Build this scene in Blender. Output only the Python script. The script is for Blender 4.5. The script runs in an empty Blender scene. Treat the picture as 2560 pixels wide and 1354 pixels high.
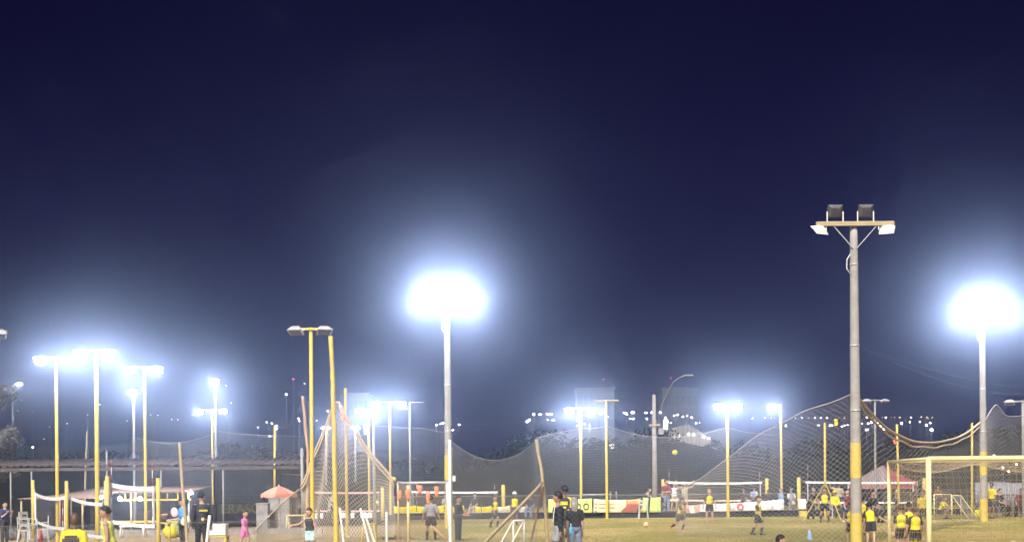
import bpy, bmesh, math, random
from mathutils import Vector, Matrix
R = math.radians
rnd = random.Random(7)
scene = bpy.context.scene
col = scene.collection

# ------------------------------------------------------------------ camera
CAM_H, FOC, ROLL = 2.1, 3400.0, R(0.5)          # metres, pixels of a 2560 px wide frame, slight tilt of the hand
PX0, PY0 = 1280.0, 1188.0                        # where the level optical axis meets the frame
CT, ST = math.cos(ROLL), math.sin(ROLL)
cam = bpy.data.cameras.new('camera')
cam.sensor_fit = 'HORIZONTAL'; cam.sensor_width = 36.0
cam.lens = 36.0*FOC/2560.0
cam.shift_y = (PY0-677.0)/2560.0
cam.clip_start = 0.5; cam.clip_end = 6000
cam_ob = bpy.data.objects.new('camera', cam); col.objects.link(cam_ob)
m = Matrix(((CT, ST, 0, 0), (0, 0, -1, 0), (-ST, CT, 0, CAM_H), (0, 0, 0, 1)))
cam_ob.matrix_world = m
cam.dof.use_dof = True; cam.dof.focus_distance = 47.0; cam.dof.aperture_fstop = 1.6
scene.camera = cam_ob

# ------------------------------------------------------------------ sky, sun, exposure
world = bpy.data.worlds.new('World'); scene.world = world; world.use_nodes = True
wn = world.node_tree.nodes; wl = world.node_tree.links
bg = wn['Background']
sky = wn.new('ShaderNodeTexSky'); sky.sky_type = 'NISHITA'; sky.sun_disc = False
SUN_EL, SUN_AZ = R(40), R(194)
sky.sun_elevation = SUN_EL; sky.sun_rotation = SUN_AZ
sky.altitude = 600; sky.air_density = 1.0; sky.dust_density = 0.3; sky.ozone_density = 5.0
tint = wn.new('ShaderNodeMix'); tint.data_type = 'RGBA'; tint.blend_type = 'MULTIPLY'; tint.inputs['Factor'].default_value = 1.0
tint.inputs['B'].default_value = (0.78, 0.20, 2.3, 1)          # city glow under a moonless violet night
wl.new(sky.outputs[0], tint.inputs['A']); wl.new(tint.outputs['Result'], bg.inputs[0]); bg.inputs[1].default_value = 0.0011
sun = bpy.data.lights.new('sun', 'SUN'); sun.energy = 4.3; sun.angle = R(14); sun.color = (1.0, 0.95, 0.88)  # soft frontal fill standing in for unseen floodlights behind the camera
sun_ob = bpy.data.objects.new('sun', sun); col.objects.link(sun_ob)
sun_ob.rotation_euler = (R(50), 0, R(-14))
scene.view_settings.view_transform = 'Standard'; scene.view_settings.look = 'None'
scene.view_settings.gamma = 1.0; scene.view_settings.exposure = 1.0
scene.view_settings.use_curve_mapping = False
cy = scene.cycles
scene.render.engine = 'CYCLES'
cy.use_denoising = True
try: cy.denoiser = 'OPENIMAGEDENOISE'
except Exception: pass
cy.max_bounces = 5; cy.diffuse_bounces = 2; cy.glossy_bounces = 2; cy.transparent_max_bounces = 12; cy.volume_bounces = 0
cy.use_light_tree = True; cy.sample_clamp_indirect = 6.0; cy.caustics_reflective = False; cy.caustics_refractive = False
FLOOD = 0.25                                     # scale of every floodlight

# ------------------------------------------------------------------ placing
def sc(D): return FOC/D
def at(px, py, D):
    u, v = px-PX0, PY0-py
    return Vector(((u*CT+v*ST)*D/FOC, D, CAM_H+(-u*ST+v*CT)*D/FOC))
def gx(px, D, z=0.0):
    return ((px-PX0)*D/FOC+ST*(z-CAM_H))/CT
def gnd(px, D, z=0.0): return Vector((gx(px, D, z), D, z))

# ------------------------------------------------------------------ materials
MATS = {}
def nodes_of(name):
    mt = bpy.data.materials.new(name); mt.use_nodes = True
    nt = mt.node_tree; return mt, nt, nt.nodes['Principled BSDF']
def mat(name, rgb, rough=0.6, var=0.12, scale=6.0, metal=0.0, rgb2=None, bump=0.0, trans=0.0, spec=0.35):
    if name in MATS: return MATS[name]
    mt, nt, b = nodes_of(name)
    tc = nt.nodes.new('ShaderNodeTexCoord'); nz = nt.nodes.new('ShaderNodeTexNoise')
    nz.inputs['Scale'].default_value = scale; nz.inputs['Detail'].default_value = 5; nz.inputs['Roughness'].default_value = 0.65
    nt.links.new(tc.outputs['Object'], nz.inputs['Vector'])
    rp = nt.nodes.new('ShaderNodeValToRGB')
    rp.color_ramp.elements[0].position = 0.3; rp.color_ramp.elements[1].position = 0.7
    c2 = rgb2 or tuple(c*(1-2*var) for c in rgb)
    c1 = rgb if rgb2 else tuple(min(1, c*(1+var*0.5)) for c in rgb)
    rp.color_ramp.elements[0].color = (*c2, 1); rp.color_ramp.elements[1].color = (*c1, 1)
    nt.links.new(nz.outputs['Fac'], rp.inputs['Fac']); nt.links.new(rp.outputs['Color'], b.inputs['Base Color'])
    b.inputs['Roughness'].default_value = rough; b.inputs['Metallic'].default_value = metal
    b.inputs['Specular IOR Level'].default_value = spec
    if trans: b.inputs['Transmission Weight'].default_value = trans
    if bump:
        bp = nt.nodes.new('ShaderNodeBump'); bp.inputs['Strength'].default_value = bump; bp.inputs['Distance'].default_value = 0.02
        nt.links.new(nz.outputs['Fac'], bp.inputs['Height']); nt.links.new(bp.outputs['Normal'], b.inputs['Normal'])
    MATS[name] = mt; return mt
def emit(name, rgb, strength, sample=False):
    if name in MATS: return MATS[name]
    mt, nt, b = nodes_of(name)
    b.inputs['Base Color'].default_value = (0.02, 0.02, 0.02, 1)
    b.inputs['Emission Color'].default_value = (*rgb, 1); b.inputs['Emission Strength'].default_value = strength
    if not sample: mt.cycles.emission_sampling = 'NONE'
    MATS[name] = mt; return mt

# ------------------------------------------------------------------ mesh collecting
class MB:
    def __init__(s): s.v = []; s.f = []; s.smooth = []
    def add(s, vs, fs, smooth=False):
        o = len(s.v); s.v += [tuple(v) for v in vs]
        s.f += [tuple(i+o for i in f) for f in fs]; s.smooth += [smooth]*len(fs)
        return s
    def box(s, c, size, rot=None):
        hx, hy, hz = size[0]/2, size[1]/2, size[2]/2
        vs = [Vector((x, y, z)) for z in (-hz, hz) for y in (-hy, hy) for x in (-hx, hx)]
        if rot is not None: vs = [rot @ v for v in vs]
        c = Vector(c)
        return s.add([v+c for v in vs], [(0,2,3,1),(4,5,7,6),(0,1,5,4),(2,6,7,3),(0,4,6,2),(1,3,7,5)])
    def bar(s, a, b, w, h=None, up=(0,0,1)):
        a, b = Vector(a), Vector(b); d = b-a; L = d.length; d = d/L
        upv = Vector(up)
        if abs(d.dot(upv)) > 0.95: upv = Vector((0,1,0))
        x = d.cross(upv).normalized(); z = x.cross(d)
        rot = Matrix((x, d, z)).transposed()
        return s.box((a+b)/2, (w, L, h or w), rot)
    def tube(s, pts, r, n=8, cap=True, smooth=True, right=None):
        pts = [Vector(p) for p in pts]; k = len(pts)
        if not hasattr(r, '__len__'): r = [r]*k
        vs = []; 
        d0 = (pts[1]-pts[0]).normalized()
        rv = Vector(right) if right is not None else (Vector((1,0,0)) if abs(d0.x) < 0.9 else Vector((0,1,0)))
        for i, p in enumerate(pts):
            d = (pts[min(i+1, k-1)]-pts[max(i-1, 0)]).normalized()
            x = (rv-d*rv.dot(d))
            if x.length < 1e-4: x = Vector((0,1,0))-d*d.y
            x.normalize(); y = d.cross(x); rv = x
            ra, rb = (r[i] if hasattr(r[i], '__len__') else (r[i], r[i]))
            for j in range(n):
                a = 2*math.pi*j/n
                vs.append(p+x*(math.cos(a)*ra)+y*(math.sin(a)*rb))
        fs = [(i*n+j, i*n+(j+1) % n, (i+1)*n+(j+1) % n, (i+1)*n+j) for i in range(k-1) for j in range(n)]
        if cap: fs += [tuple(range(n-1, -1, -1)), tuple((k-1)*n+j for j in range(n))]
        return s.add(vs, fs, smooth)
    def ball(s, c, r, n=12, m_=8, squash=(1,1,1), rot=None):
        vs = []; c = Vector(c)
        for i in range(m_+1):
            t = math.pi*i/m_
            for j in range(n):
                a = 2*math.pi*j/n
                v = Vector((math.sin(t)*math.cos(a)*squash[0], math.sin(t)*math.sin(a)*squash[1], math.cos(t)*squash[2]))*r
                vs.append((rot @ v if rot is not None else v)+c)
        fs = [(i*n+j, (i+1)*n+j, (i+1)*n+(j+1) % n, i*n+(j+1) % n) for i in range(m_) for j in range(n)]
        return s.add(vs, fs, True)
    def lathe(s, prof, c=(0,0,0), n=12, smooth=True):
        c = Vector(c)
        vs = [c+Vector((r*math.cos(2*math.pi*j/n), r*math.sin(2*math.pi*j/n), z)) for r, z in prof for j in range(n)]
        k = len(prof)
        fs = [(i*n+j, i*n+(j+1) % n, (i+1)*n+(j+1) % n, (i+1)*n+j) for i in range(k-1) for j in range(n)]
        fs += [tuple(range(n-1, -1, -1)), tuple((k-1)*n+j for j in range(n))]
        return s.add(vs, fs, smooth)
    def string(s, pts, r):                               # thin three-sided cord
        return s.tube(pts, r, n=3, cap=False, smooth=False)
    def mesh(s, name):
        me = bpy.data.meshes.new(name); me.from_pydata(s.v, [], s.f)
        me.polygons.foreach_set('use_smooth', s.smooth); me.update(); return me
    def build(s, name, mt, parent=None, origin=None):
        if origin is not None:
            o = Vector(origin); s.v = [(v[0]-o.x, v[1]-o.y, v[2]-o.z) for v in s.v]
        me = s.mesh(name); me.materials.append(mt)
        ob = bpy.data.objects.new(name, me); col.objects.link(ob)
        if origin is not None: ob.location = origin
        if parent is not None: ob.parent = parent
        return ob
def tag(o, label, cat, group=None):
    o['label'] = label; o['category'] = cat
    if group: o['group'] = group
    return o
def thing(name, loc, label, cat, group=None, rz=0.0):
    o = bpy.data.objects.new(name, None); col.objects.link(o); o.location = loc; o.rotation_euler = (0, 0, rz)
    o.empty_display_size = 0.1
    return tag(o, label, cat, group)
def sag(a, b, drop, n=12):
    a, b = Vector(a), Vector(b)
    return [a.lerp(b, i/n)-Vector((0, 0, 4*drop*(i/n)*(1-i/n))) for i in range(n+1)]

# shared materials (real-world base colours)
YEL = mat('yellow_paint', (0.70, 0.51, 0.06), 0.55, 0.10, 3.0, rgb2=(0.56, 0.40, 0.09), bump=0.1)
YELW = mat('worn_yellow_paint', (0.72, 0.52, 0.06), 0.6, 0.1, 3.5, rgb2=(0.48, 0.36, 0.13), bump=0.2)
CONC = mat('pole_concrete', (0.36, 0.33, 0.30), 0.85, 0.14, 4.0, bump=0.15)
STEEL = mat('galvanised_steel', (0.5, 0.5, 0.5), 0.5, 0.12, 9.0, metal=0.4)
GREYP = mat('grey_painted_steel', (0.33, 0.32, 0.30), 0.6, 0.15, 5.0)
DARKM = mat('lamp_housing_dark', (0.10, 0.10, 0.11), 0.5, 0.2, 8.0)
SILV = mat('lamp_housing_aluminium', (0.62, 0.62, 0.63), 0.4, 0.1, 9.0, metal=0.3)
WHITE = mat('white_paint', (0.78, 0.77, 0.73), 0.5, 0.06, 5.0)
CREAM = mat('cream_paint', (0.72, 0.64, 0.36), 0.5, 0.10, 4.0, rgb2=(0.66, 0.56, 0.28))
WOOD = mat('weathered_wood', (0.46, 0.36, 0.20), 0.8, 0.1, 5.0, rgb2=(0.34, 0.26, 0.15), bump=0.3)
WOODO = mat('reddish_wood', (0.50, 0.28, 0.15), 0.8, 0.1, 5.0, rgb2=(0.42, 0.27, 0.14), bump=0.3)
CORD = mat('net_cord', (0.42, 0.385, 0.36), 0.8, 0.1, 3.0)
CORDT = mat('tan_net_cord', (0.55, 0.42, 0.27), 0.8, 0.1, 3.0)
CORDG = mat('grey_net_cord', (0.40, 0.39, 0.40), 0.8, 0.1, 3.0)
WIRE = mat('fence_wire', (0.30, 0.29, 0.29), 0.6, 0.15, 20.0, metal=0.3)
LENS = emit('floodlight_lens', (0.93, 0.97, 1.0), 80.0)
GLASS = mat('dark_lamp_glass', (0.12, 0.13, 0.15), 0.15, 0.2, 6.0, spec=0.6)
# ------------------------------------------------------------------ ground
def ground_material():
    mt, nt, b = nodes_of('dry_pitch')
    N = nt.nodes.new; L = nt.links.new
    geo = N('ShaderNodeNewGeometry')
    n1 = N('ShaderNodeTexNoise'); n1.inputs['Scale'].default_value = 0.16; n1.inputs['Detail'].default_value = 6; n1.inputs['Roughness'].default_value = 0.6
    n2 = N('ShaderNodeTexNoise'); n2.inputs['Scale'].default_value = 2.5; n2.inputs['Detail'].default_value = 8; n2.inputs['Roughness'].default_value = 0.7
    L(geo.outputs['Position'], n1.inputs['Vector']); L(geo.outputs['Position'], n2.inputs['Vector'])
    mx = N('ShaderNodeMath'); mx.operation = 'MULTIPLY_ADD'; mx.inputs[1].default_value = 0.45; L(n2.outputs['Fac'], mx.inputs[0]); 
    sc1 = N('ShaderNodeMath'); sc1.operation = 'MULTIPLY'; sc1.inputs[1].default_value = 0.75; L(n1.outputs['Fac'], sc1.inputs[0]); L(sc1.outputs[0], mx.inputs[2])
    rp = N('ShaderNodeValToRGB'); e = rp.color_ramp.elements
    e[0].position = 0.52; e[0].color = (0.22, 0.195, 0.048, 1)
    e[1].position = 0.68; e[1].color = (0.42, 0.30, 0.13, 1)
    k = e.new(0.60); k.color = (0.31, 0.25, 0.080, 1)
    L(mx.outputs[0], rp.inputs['Fac'])
    # the sand courts lie to the left of the pitch
    sep = N('ShaderNodeSeparateXYZ'); L(geo.outputs['Position'], sep.inputs[0])
    edge = N('ShaderNodeMath'); edge.operation = 'MULTIPLY_ADD'; edge.inputs[1].default_value = 6.0; L(n1.outputs['Fac'], edge.inputs[0]); L(sep.outputs['X'], edge.inputs[2])
    mr = N('ShaderNodeMapRange'); mr.inputs['From Min'].default_value = -2.2; mr.inputs['From Max'].default_value = 0.3
    L(edge.outputs[0], mr.inputs['Value'])
    sand = N('ShaderNodeValToRGB'); sand.color_ramp.elements[0].color = (0.27, 0.20, 0.12, 1); sand.color_ramp.elements[1].color = (0.38, 0.29, 0.18, 1)
    sand.color_ramp.elements[0].position = 0.3; sand.color_ramp.elements[1].position = 0.7
    L(n2.outputs['Fac'], sand.inputs['Fac'])
    mixc = N('ShaderNodeMix'); mixc.data_type = 'RGBA'; L(mr.outputs[0], mixc.inputs['Factor'])
    L(sand.outputs['Color'], mixc.inputs['A']); L(rp.outputs['Color'], mixc.inputs['B'])
    # ground turns dark behind the sand courts and at the far end
    e2 = N('ShaderNodeMath'); e2.operation = 'MULTIPLY_ADD'; e2.inputs[1].default_value = 3.0; L(n1.outputs['Fac'], e2.inputs[0]); L(sep.outputs['Y'], e2.inputs[2])
    m2 = N('ShaderNodeMapRange'); m2.inputs['From Min'].default_value = 59.5; m2.inputs['From Max'].default_value = 61.0; L(e2.outputs[0], m2.inputs['Value'])
    m3 = N('ShaderNodeMapRange'); m3.inputs['From Min'].default_value = -4.0; m3.inputs['From Max'].default_value = -6.0; L(sep.outputs['X'], m3.inputs['Value'])
    m4 = N('ShaderNodeMath'); m4.operation = 'MULTIPLY'; L(m2.outputs[0], m4.inputs[0]); L(m3.outputs[0], m4.inputs[1])
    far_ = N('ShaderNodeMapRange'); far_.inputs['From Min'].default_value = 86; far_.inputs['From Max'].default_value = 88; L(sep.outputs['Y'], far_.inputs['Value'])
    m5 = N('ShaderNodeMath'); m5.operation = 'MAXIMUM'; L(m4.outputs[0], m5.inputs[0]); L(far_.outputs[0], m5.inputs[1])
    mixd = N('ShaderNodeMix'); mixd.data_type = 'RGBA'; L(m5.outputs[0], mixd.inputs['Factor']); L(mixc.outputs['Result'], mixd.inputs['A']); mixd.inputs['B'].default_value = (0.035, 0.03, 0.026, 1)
    L(mixd.outputs['Result'], b.inputs['Base Color']); b.inputs['Roughness'].default_value = 0.95; b.inputs['Specular IOR Level'].default_value = 0.1
    bp = N('ShaderNodeBump'); bp.inputs['Strength'].default_value = 0.6; bp.inputs['Distance'].default_value = 0.06
    L(n2.outputs['Fac'], bp.inputs['Height']); L(bp.outputs['Normal'], b.inputs['Normal'])
    return mt
g = MB(); g.add([(-98, -10, 0), (98, -10, 0), (98, 234, 0), (-98, 234, 0)], [(0, 1, 2, 3)])
go = g.build('ground', ground_material()); go['kind'] = 'structure'

# ------------------------------------------------------------------ floodlights
def point(name, loc, watts, colr=(0.95, 0.98, 1.0), r=0.12, parent=None):
    l = bpy.data.lights.new(name, 'POINT'); l.energy = watts*FLOOD; l.color = colr; l.shadow_soft_size = r
    o = bpy.data.objects.new(name, l); col.objects.link(o); o.location = loc
    if parent is not None: o.parent = parent
    return o
def flood_head(root, c, aim, lit, watts, w=0.42, h=0.30, d=0.14, house=None, bracket_to=None):
    """one floodlight head: housing, lens, U bracket; c is relative to the mast's base"""
    c = Vector(c); f = Vector(aim).normalized()
    x = f.cross(Vector((0, 0, 1)))
    x = x.normalized() if x.length > 0.05 else Vector((1, 0, 0))
    u = x.cross(f).normalized()
    rot = Matrix((x, f, u)).transposed()
    hb = MB()
    vs = [rot @ Vector((sx*w/2*k, y, sz*h/2*k)) + c for y, k in ((-d, 0.62), (0.0, 1.0)) for sz in (-1, 1) for sx in (-1, 1)]
    hb.add(vs, [(0, 1, 3, 2), (0, 4, 5, 1), (2, 3, 7, 6), (0, 2, 6, 4), (1, 5, 7, 3), (4, 6, 7, 5)])
    for k in range(5):                                   # cooling fins on the back
        hb.box(c + rot @ Vector(((k-2)*w*0.11, -d-0.02, 0)), (0.012, 0.05, h*0.5), rot)
    ho = hb.build('lamp_housing', house or SILV, root)
    lb = MB(); lb.box(c + rot @ Vector((0, 0.008, 0)), (w*0.8, 0.016, h*0.78), rot)
    lb.build('lamp_lens', LENS if lit else GLASS, ho)
    if bracket_to is not None:
        bb = MB(); bt = Vector(bracket_to)
        for sx in (-1, 1):
            p = c + rot @ Vector((sx*(w/2+0.015), -d*0.4, 0)); q = Vector((p.x, bt.y, bt.z))
            if (p-q).length > 0.03: bb.bar(p, q, 0.03, 0.012)
        bb.bar(Vector((c.x-w/2-0.02, bt.y, bt.z)), Vector((c.x+w/2+0.02, bt.y, bt.z)), 0.035, 0.014)
        bb.build('lamp_bracket', WHITE, ho)
    if lit:
        lo = point('lamp_light', c + f*0.16, watts, parent=root)
    return ho

LAMPB = mat('lamp_back_dim', (0.11, 0.10, 0.10), 0.6, 0.2, 8.0)  # dim look of the upper heads put into the colour
def concrete_mast(px, py, D, lit, watts, label, heads, rb=0.165, rt=0.105, arm=2.2, bands=((1.95, 2.95), (-0.1, 0.95)), armrz=0.0):
    top = at(px, py, D); base = Vector((top.x, D, 0)); H = top.z
    t = thing('floodlight_mast', base, label, 'floodlight mast', 'concrete floodlight masts', armrz)
    def rad(z): return rb+(rt-rb)*z/H
    p = MB(); p.tube([(0, 0, -0.3)]+[(0, 0, H*k/8) for k in range(9)], [rb]+[rad(H*k/8) for k in range(9)], 20); p.build('pole', CONC, t)
    for z0, z1 in bands:
        b = MB(); b.tube([(0, 0, z0), (0, 0, (z0+z1)/2), (0, 0, z1)], [rad(z0)+0.004, rad((z0+z1)/2)+0.004, rad(z1)+0.004], 20, cap=False)
        b.build('painted_band', YELW, t)
    for zf in (0.42, 0.62, 0.87):
        b = MB(); b.tube([(0, 0, H*zf-0.025), (0, 0, H*zf+0.025)], rad(H*zf)+0.012, 16); b.build('steel_strap', STEEL, t)
    a = MB(); a.box((0, -rt-0.05, H-0.06), (arm, 0.09, 0.12)); a.build('crossarm', WOOD if not lit else CREAM, t)
    for sx in (-1, 1):
        b = MB(); b.bar((sx*arm*0.27, -rt-0.06, H-0.14), (sx*0.05, -rad(H)-0.01, H-0.75), 0.04, 0.02); b.build('arm_brace', STEEL, t)
    c = MB(); c.tube([(-rt, -0.03, H-0.9), (-rt-0.10, -0.03, H-1.05), (-rt-0.11, -0.03, H-1.3), (-rt-0.01, -0.03, H-1.45)], 0.014, 6); c.build('cable_loop', WHITE, t)
    for hx, hz, aim, up in heads:
        zc = H-0.06+hz
        flood_head(t, (hx, -rt-0.12 if not up else (-rt-0.14 if lit else -rt-0.02), zc), aim, lit, watts, w=0.42, h=0.38, d=0.08, house=WHITE if hz < 0 else LAMPB,  # lower housings white for their lit look, upper ones dark for their dimness
                   bracket_to=(0, -rt-0.05, H if up else H-0.12))
    return t
mastC = concrete_mast(2134, 556, 38.6, False, 0, 'tall grey concrete mast with yellow bands and unlit floodlights, nearest of all',
    [(-0.56, 0.36, (0.0, 0.9, 0.45), True), (0.30, 0.36, (0.0, 0.9, 0.45), True), (-1.02, -0.2, (-0.3, 0.55, -0.7), False), (0.88, -0.2, (0.25, 0.6, -0.7), False)])
h4 = [(-0.92, -0.2, (-0.3, -0.7, -0.6), False), (0.92, -0.2, (0.3, -0.7, -0.6), False), (-0.46, 0.36, (-0.15, -0.8, -0.5), True), (0.42, 0.36, (0.15, -0.8, -0.5), True)]
mastA = concrete_mast(1117, 742, 55.0, True, 1400, 'grey concrete mast in mid frame with the largest blaze of floodlights', h4, rb=0.17, rt=0.10)
mastB = concrete_mast(2455, 770, 57.6, True, 1300, 'lit concrete mast near the right edge, behind the big goal', h4, rb=0.17, rt=0.10)

def steel_mast(px, py, D, lit, watts, label, n=2, arm=1.6, r=0.052, paint=None, span=None, one_side=0, low=0.0):
    top = at(px, py, D); base = Vector((top.x, D, 0)); H = top.z
    t = thing('floodlight_pole', base, label, 'floodlight pole', 'slim floodlight poles')
    pt = paint or YEL
    p = MB(); p.tube([(0, 0, -0.3), (0, 0, 0), (0, 0, H*0.5), (0, 0, H)], [r*1.15, r*1.15, r*1.05, r*0.9], 12); p.build('pole', pt, t)
    a = MB()
    if one_side: a.box((one_side*arm/2, -r-0.02, H-0.05-low), (arm, 0.05, 0.06))
    else: a.box((0, -r-0.02, H-0.05-low), (arm, 0.05, 0.06))
    a.build('crossarm', pt, t)
    if n:
        xs = [0] if n == 1 and not one_side else ([one_side*arm*0.85] if n == 1 else [arm*(-0.42+0.84*k/(n-1)) for k in range(n)])
        for x in xs:
            flood_head(t, (x, -r-0.14, H-0.16-low), (x*0.25, -0.75, -0.55) if lit else (x*0.3, -0.4, -0.85), lit, watts, w=0.42, h=0.30,
                       bracket_to=(0, -r-0.03, H-0.05-low))
    return t
steel_mast(140, 890, 44.7, True, 280, 'leftmost lit yellow floodlight pole, beside the near volleyball net', arm=1.1)
steel_mast(240, 872, 43.6, True, 420, 'brightest yellow floodlight pole on the left, between two nets', n=2, arm=1.05, r=0.065)
steel_mast(361, 915, 51.5, True, 330, 'lit yellow floodlight pole behind the net with the tall antennas', arm=1.25)
steel_mast(334, 972, 64.0, True, 640, 'short grey pole with a single bright lamp seen above the long roof', n=1, arm=0.5, r=0.055, paint=GREYP)
steel_mast(538, 946, 59.0, True, 780, 'greyish lit pole just right of the yellow pole above the long roof', n=1, arm=0.5, r=0.055, paint=GREYP)
steel_mast(530, 1022, 84.0, True, 680, 'thin yellow pole with two low lamps above the long roof', n=2, arm=1.75, r=0.058)
steel_mast(777, 818, 38.0, False, 0, 'tall yellow pole with unlit floodlights on a short crossbar', n=2, arm=0.95, r=0.055)
steel_mast(921, 1020, 80.0, True, 480, 'yellow lit pole left of the twin lamps behind the peaked net', n=2, arm=1.3, r=0.06)
steel_mast(974, 1003, 75.0, True, 640, 'yellow lit pole right of the twin lamps behind the peaked net', n=2, arm=1.6, r=0.058)
steel_mast(1024, 1003, 76.0, False, 0, 'thin grey pole with an empty crossbar beside the twin lamps', n=0, arm=0.8, r=0.06, paint=GREYP, one_side=1)
steel_mast(1451, 1018, 66.8, True, 760, 'yellow pole with two lamps rising behind the green letter banner', n=2, arm=1.35, r=0.058)
steel_mast(1515, 998, 65.6, False, 0, 'bare yellow pole with empty crossbar in front of the cream banner', n=0, arm=1.2, r=0.058)
steel_mast(1818, 1008, 65.4, True, 760, 'yellow pole with two lamps at the middle of the white banner', n=2, arm=1.1, r=0.066)
steel_mast(1952, 1010, 72.0, True, 1000, 'yellow pole with a single lamp on its left arm, right of the white banner', n=1, arm=0.62, r=0.06, one_side=-1)
steel_mast(2187, 998, 74.0, False, 0, 'thin unlit pole with crossbar behind the big net, above the tent', n=2, arm=1.2, r=0.06, paint=GREYP)
steel_mast(2557, 1000, 62.0, False, 0, 'unlit lamp pole at the right edge of the picture', n=1, arm=0.8, r=0.06, paint=GREYP, one_side=-1)
# ------------------------------------------------------------------ far background
def hills():
    mt = mat('night_hillside', (0.022, 0.026, 0.018), 0.95, 0.3, 0.1, spec=0.02)
    g = MB(); nx, ny = 60, 6; vs = []
    for j in range(ny+1):
        for i in range(nx+1):
            x = -97+194*i/nx; y = 150+80*j/ny
            k = math.sin(math.pi*min(1, j/ny*0.95)/1.9)
            h = (4.5+4.0*math.exp(-((x+55)/38)**2)+1.0*math.sin(x*0.06+1)+0.6*math.sin(x*0.2))*k
            vs.append((x, y, max(0.0, h)-0.05 if j else -0.3))
    g.add(vs, [(j*(nx+1)+i, j*(nx+1)+i+1, (j+1)*(nx+1)+i+1, (j+1)*(nx+1)+i) for j in range(ny) for i in range(nx)], True)
    o = g.build('hills', mt); o['kind'] = 'structure'
hills()
LEAFD = mat('dark_foliage', (0.020, 0.024, 0.014), 0.95, 0.2, 0.6, spec=0.05)
LEAFL = mat('pale_foliage', (0.26, 0.25, 0.23), 0.9, 0.25, 1.5, spec=0.05)
BARK = mat('bark', (0.10, 0.08, 0.06), 0.9, 0.2, 5.0, bump=0.4)
def leaf(g, c, s, rr):
    n = Vector((rr.gauss(0, 1), rr.gauss(0, 1), rr.gauss(0, 1))).normalized()
    x = n.orthogonal().normalized(); y = n.cross(x)
    g.add([c-x*s, c+y*s*0.5, c+x*s, c-y*s*0.5], [(0, 1, 2, 3)])
def wood_mass():
    g = MB(); rr = random.Random(3)
    for k in range(187):
        x = rr.uniform(-62, 62); y = rr.uniform(95, 99); R0 = rr.uniform(0.8, 1.5)
        ht = (3.0 if x < 0 else 3.7)+0.5*math.sin(x*0.21)+0.3*math.sin(x*0.57+1)+rr.uniform(-0.3, 0.9)
        for i in range(230):
            v = Vector((rr.gauss(0, 1), rr.gauss(0, 1), rr.gauss(0, 1))).normalized()*R0*rr.uniform(0.6, 1.0)
            c = Vector((x, y, ht-R0*0.5))+Vector((v.x, v.y, v.z*0.85))
            if c.z > 0.05: leaf(g, c, rr.uniform(0.10, 0.22), rr)
    o = g.build('distant_wood', LEAFD)
    o['kind'] = 'stuff'; o['label'] = 'dark belt of trees behind the courts reading as one mass'; o['category'] = 'wood'
wood_mass()
def bank():  # added as a dark backing that hides bright ground behind the courts
    g = MB(); nx, ny = 160, 8; vs = []; rr = random.Random(9)
    for j in range(ny+1):
        for i in range(nx+1):
            x = -75+150*i/nx; k = min(1, j/5)
            h = (3.0 if x < 0 else 3.7)+0.5*math.sin(x*0.21)+0.3*math.sin(x*0.57+1)
            vs.append((x+rr.uniform(-.2, .2), 90+j*1.2+rr.uniform(-.2, .2), -0.2+(h+0.2)*math.sin(k*math.pi/2)**0.7+rr.uniform(-.12, .12)*(j > 0)))
    g.add(vs, [(j*(nx+1)+i, j*(nx+1)+i+1, (j+1)*(nx+1)+i+1, (j+1)*(nx+1)+i) for j in range(ny) for i in range(nx)], True)
    o = g.build('backing_bank', mat('dark_bank', (0.022, 0.024, 0.018), 1.0, 0.35, 1.4, spec=0.02, bump=0.5)); o['kind'] = 'structure'
bank()
def tree(px, D, top, r, label, leaves=2600, mtl=None, seed=1):
    z = top; base = gnd(px, D); rr = random.Random(seed)
    t = thing('tree', base, label, 'tree')
    b = MB(); b.tube([(0, 0, -0.2), (0.05, 0, z*0.3), (-0.05, 0.1, z*0.6), (0, 0, z*0.9)], [0.2, 0.15, 0.09, 0.03], 8)
    for k in range(9):
        a = k*2.4; zz = z*(0.3+0.06*k); L = r*(1-0.05*k)*0.8
        b.tube([(0, 0, zz), (math.cos(a)*L*0.5, math.sin(a)*L*0.5, zz+0.4), (math.cos(a)*L, math.sin(a)*L, zz+0.7)], [0.07, 0.045, 0.015], 5)
    b.build('trunk', BARK, t)
    g = MB(); cl = [(rr.uniform(-1, 1)*r*0.7, rr.uniform(-1, 1)*r*0.7, z*(0.36+0.58*rr.random()), r*rr.uniform(0.28, 0.5)) for _ in range(26)]
    for i in range(leaves):
        cx, cyy, cz, cr = rr.choice(cl)
        v = Vector((rr.gauss(0, 1), rr.gauss(0, 1), rr.gauss(0, 1))).normalized()*cr*rr.uniform(0.5, 1.05)
        leaf(g, Vector((cx, cyy, cz))+v, rr.uniform(0.05, 0.12), rr)
    g.build('crown', mtl or LEAFL, t)
tree(-30, 66, 7.2, 1.5, 'pale leafy tree cut by the left edge above the long roof', 11000, LEAFL, 5)

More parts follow.
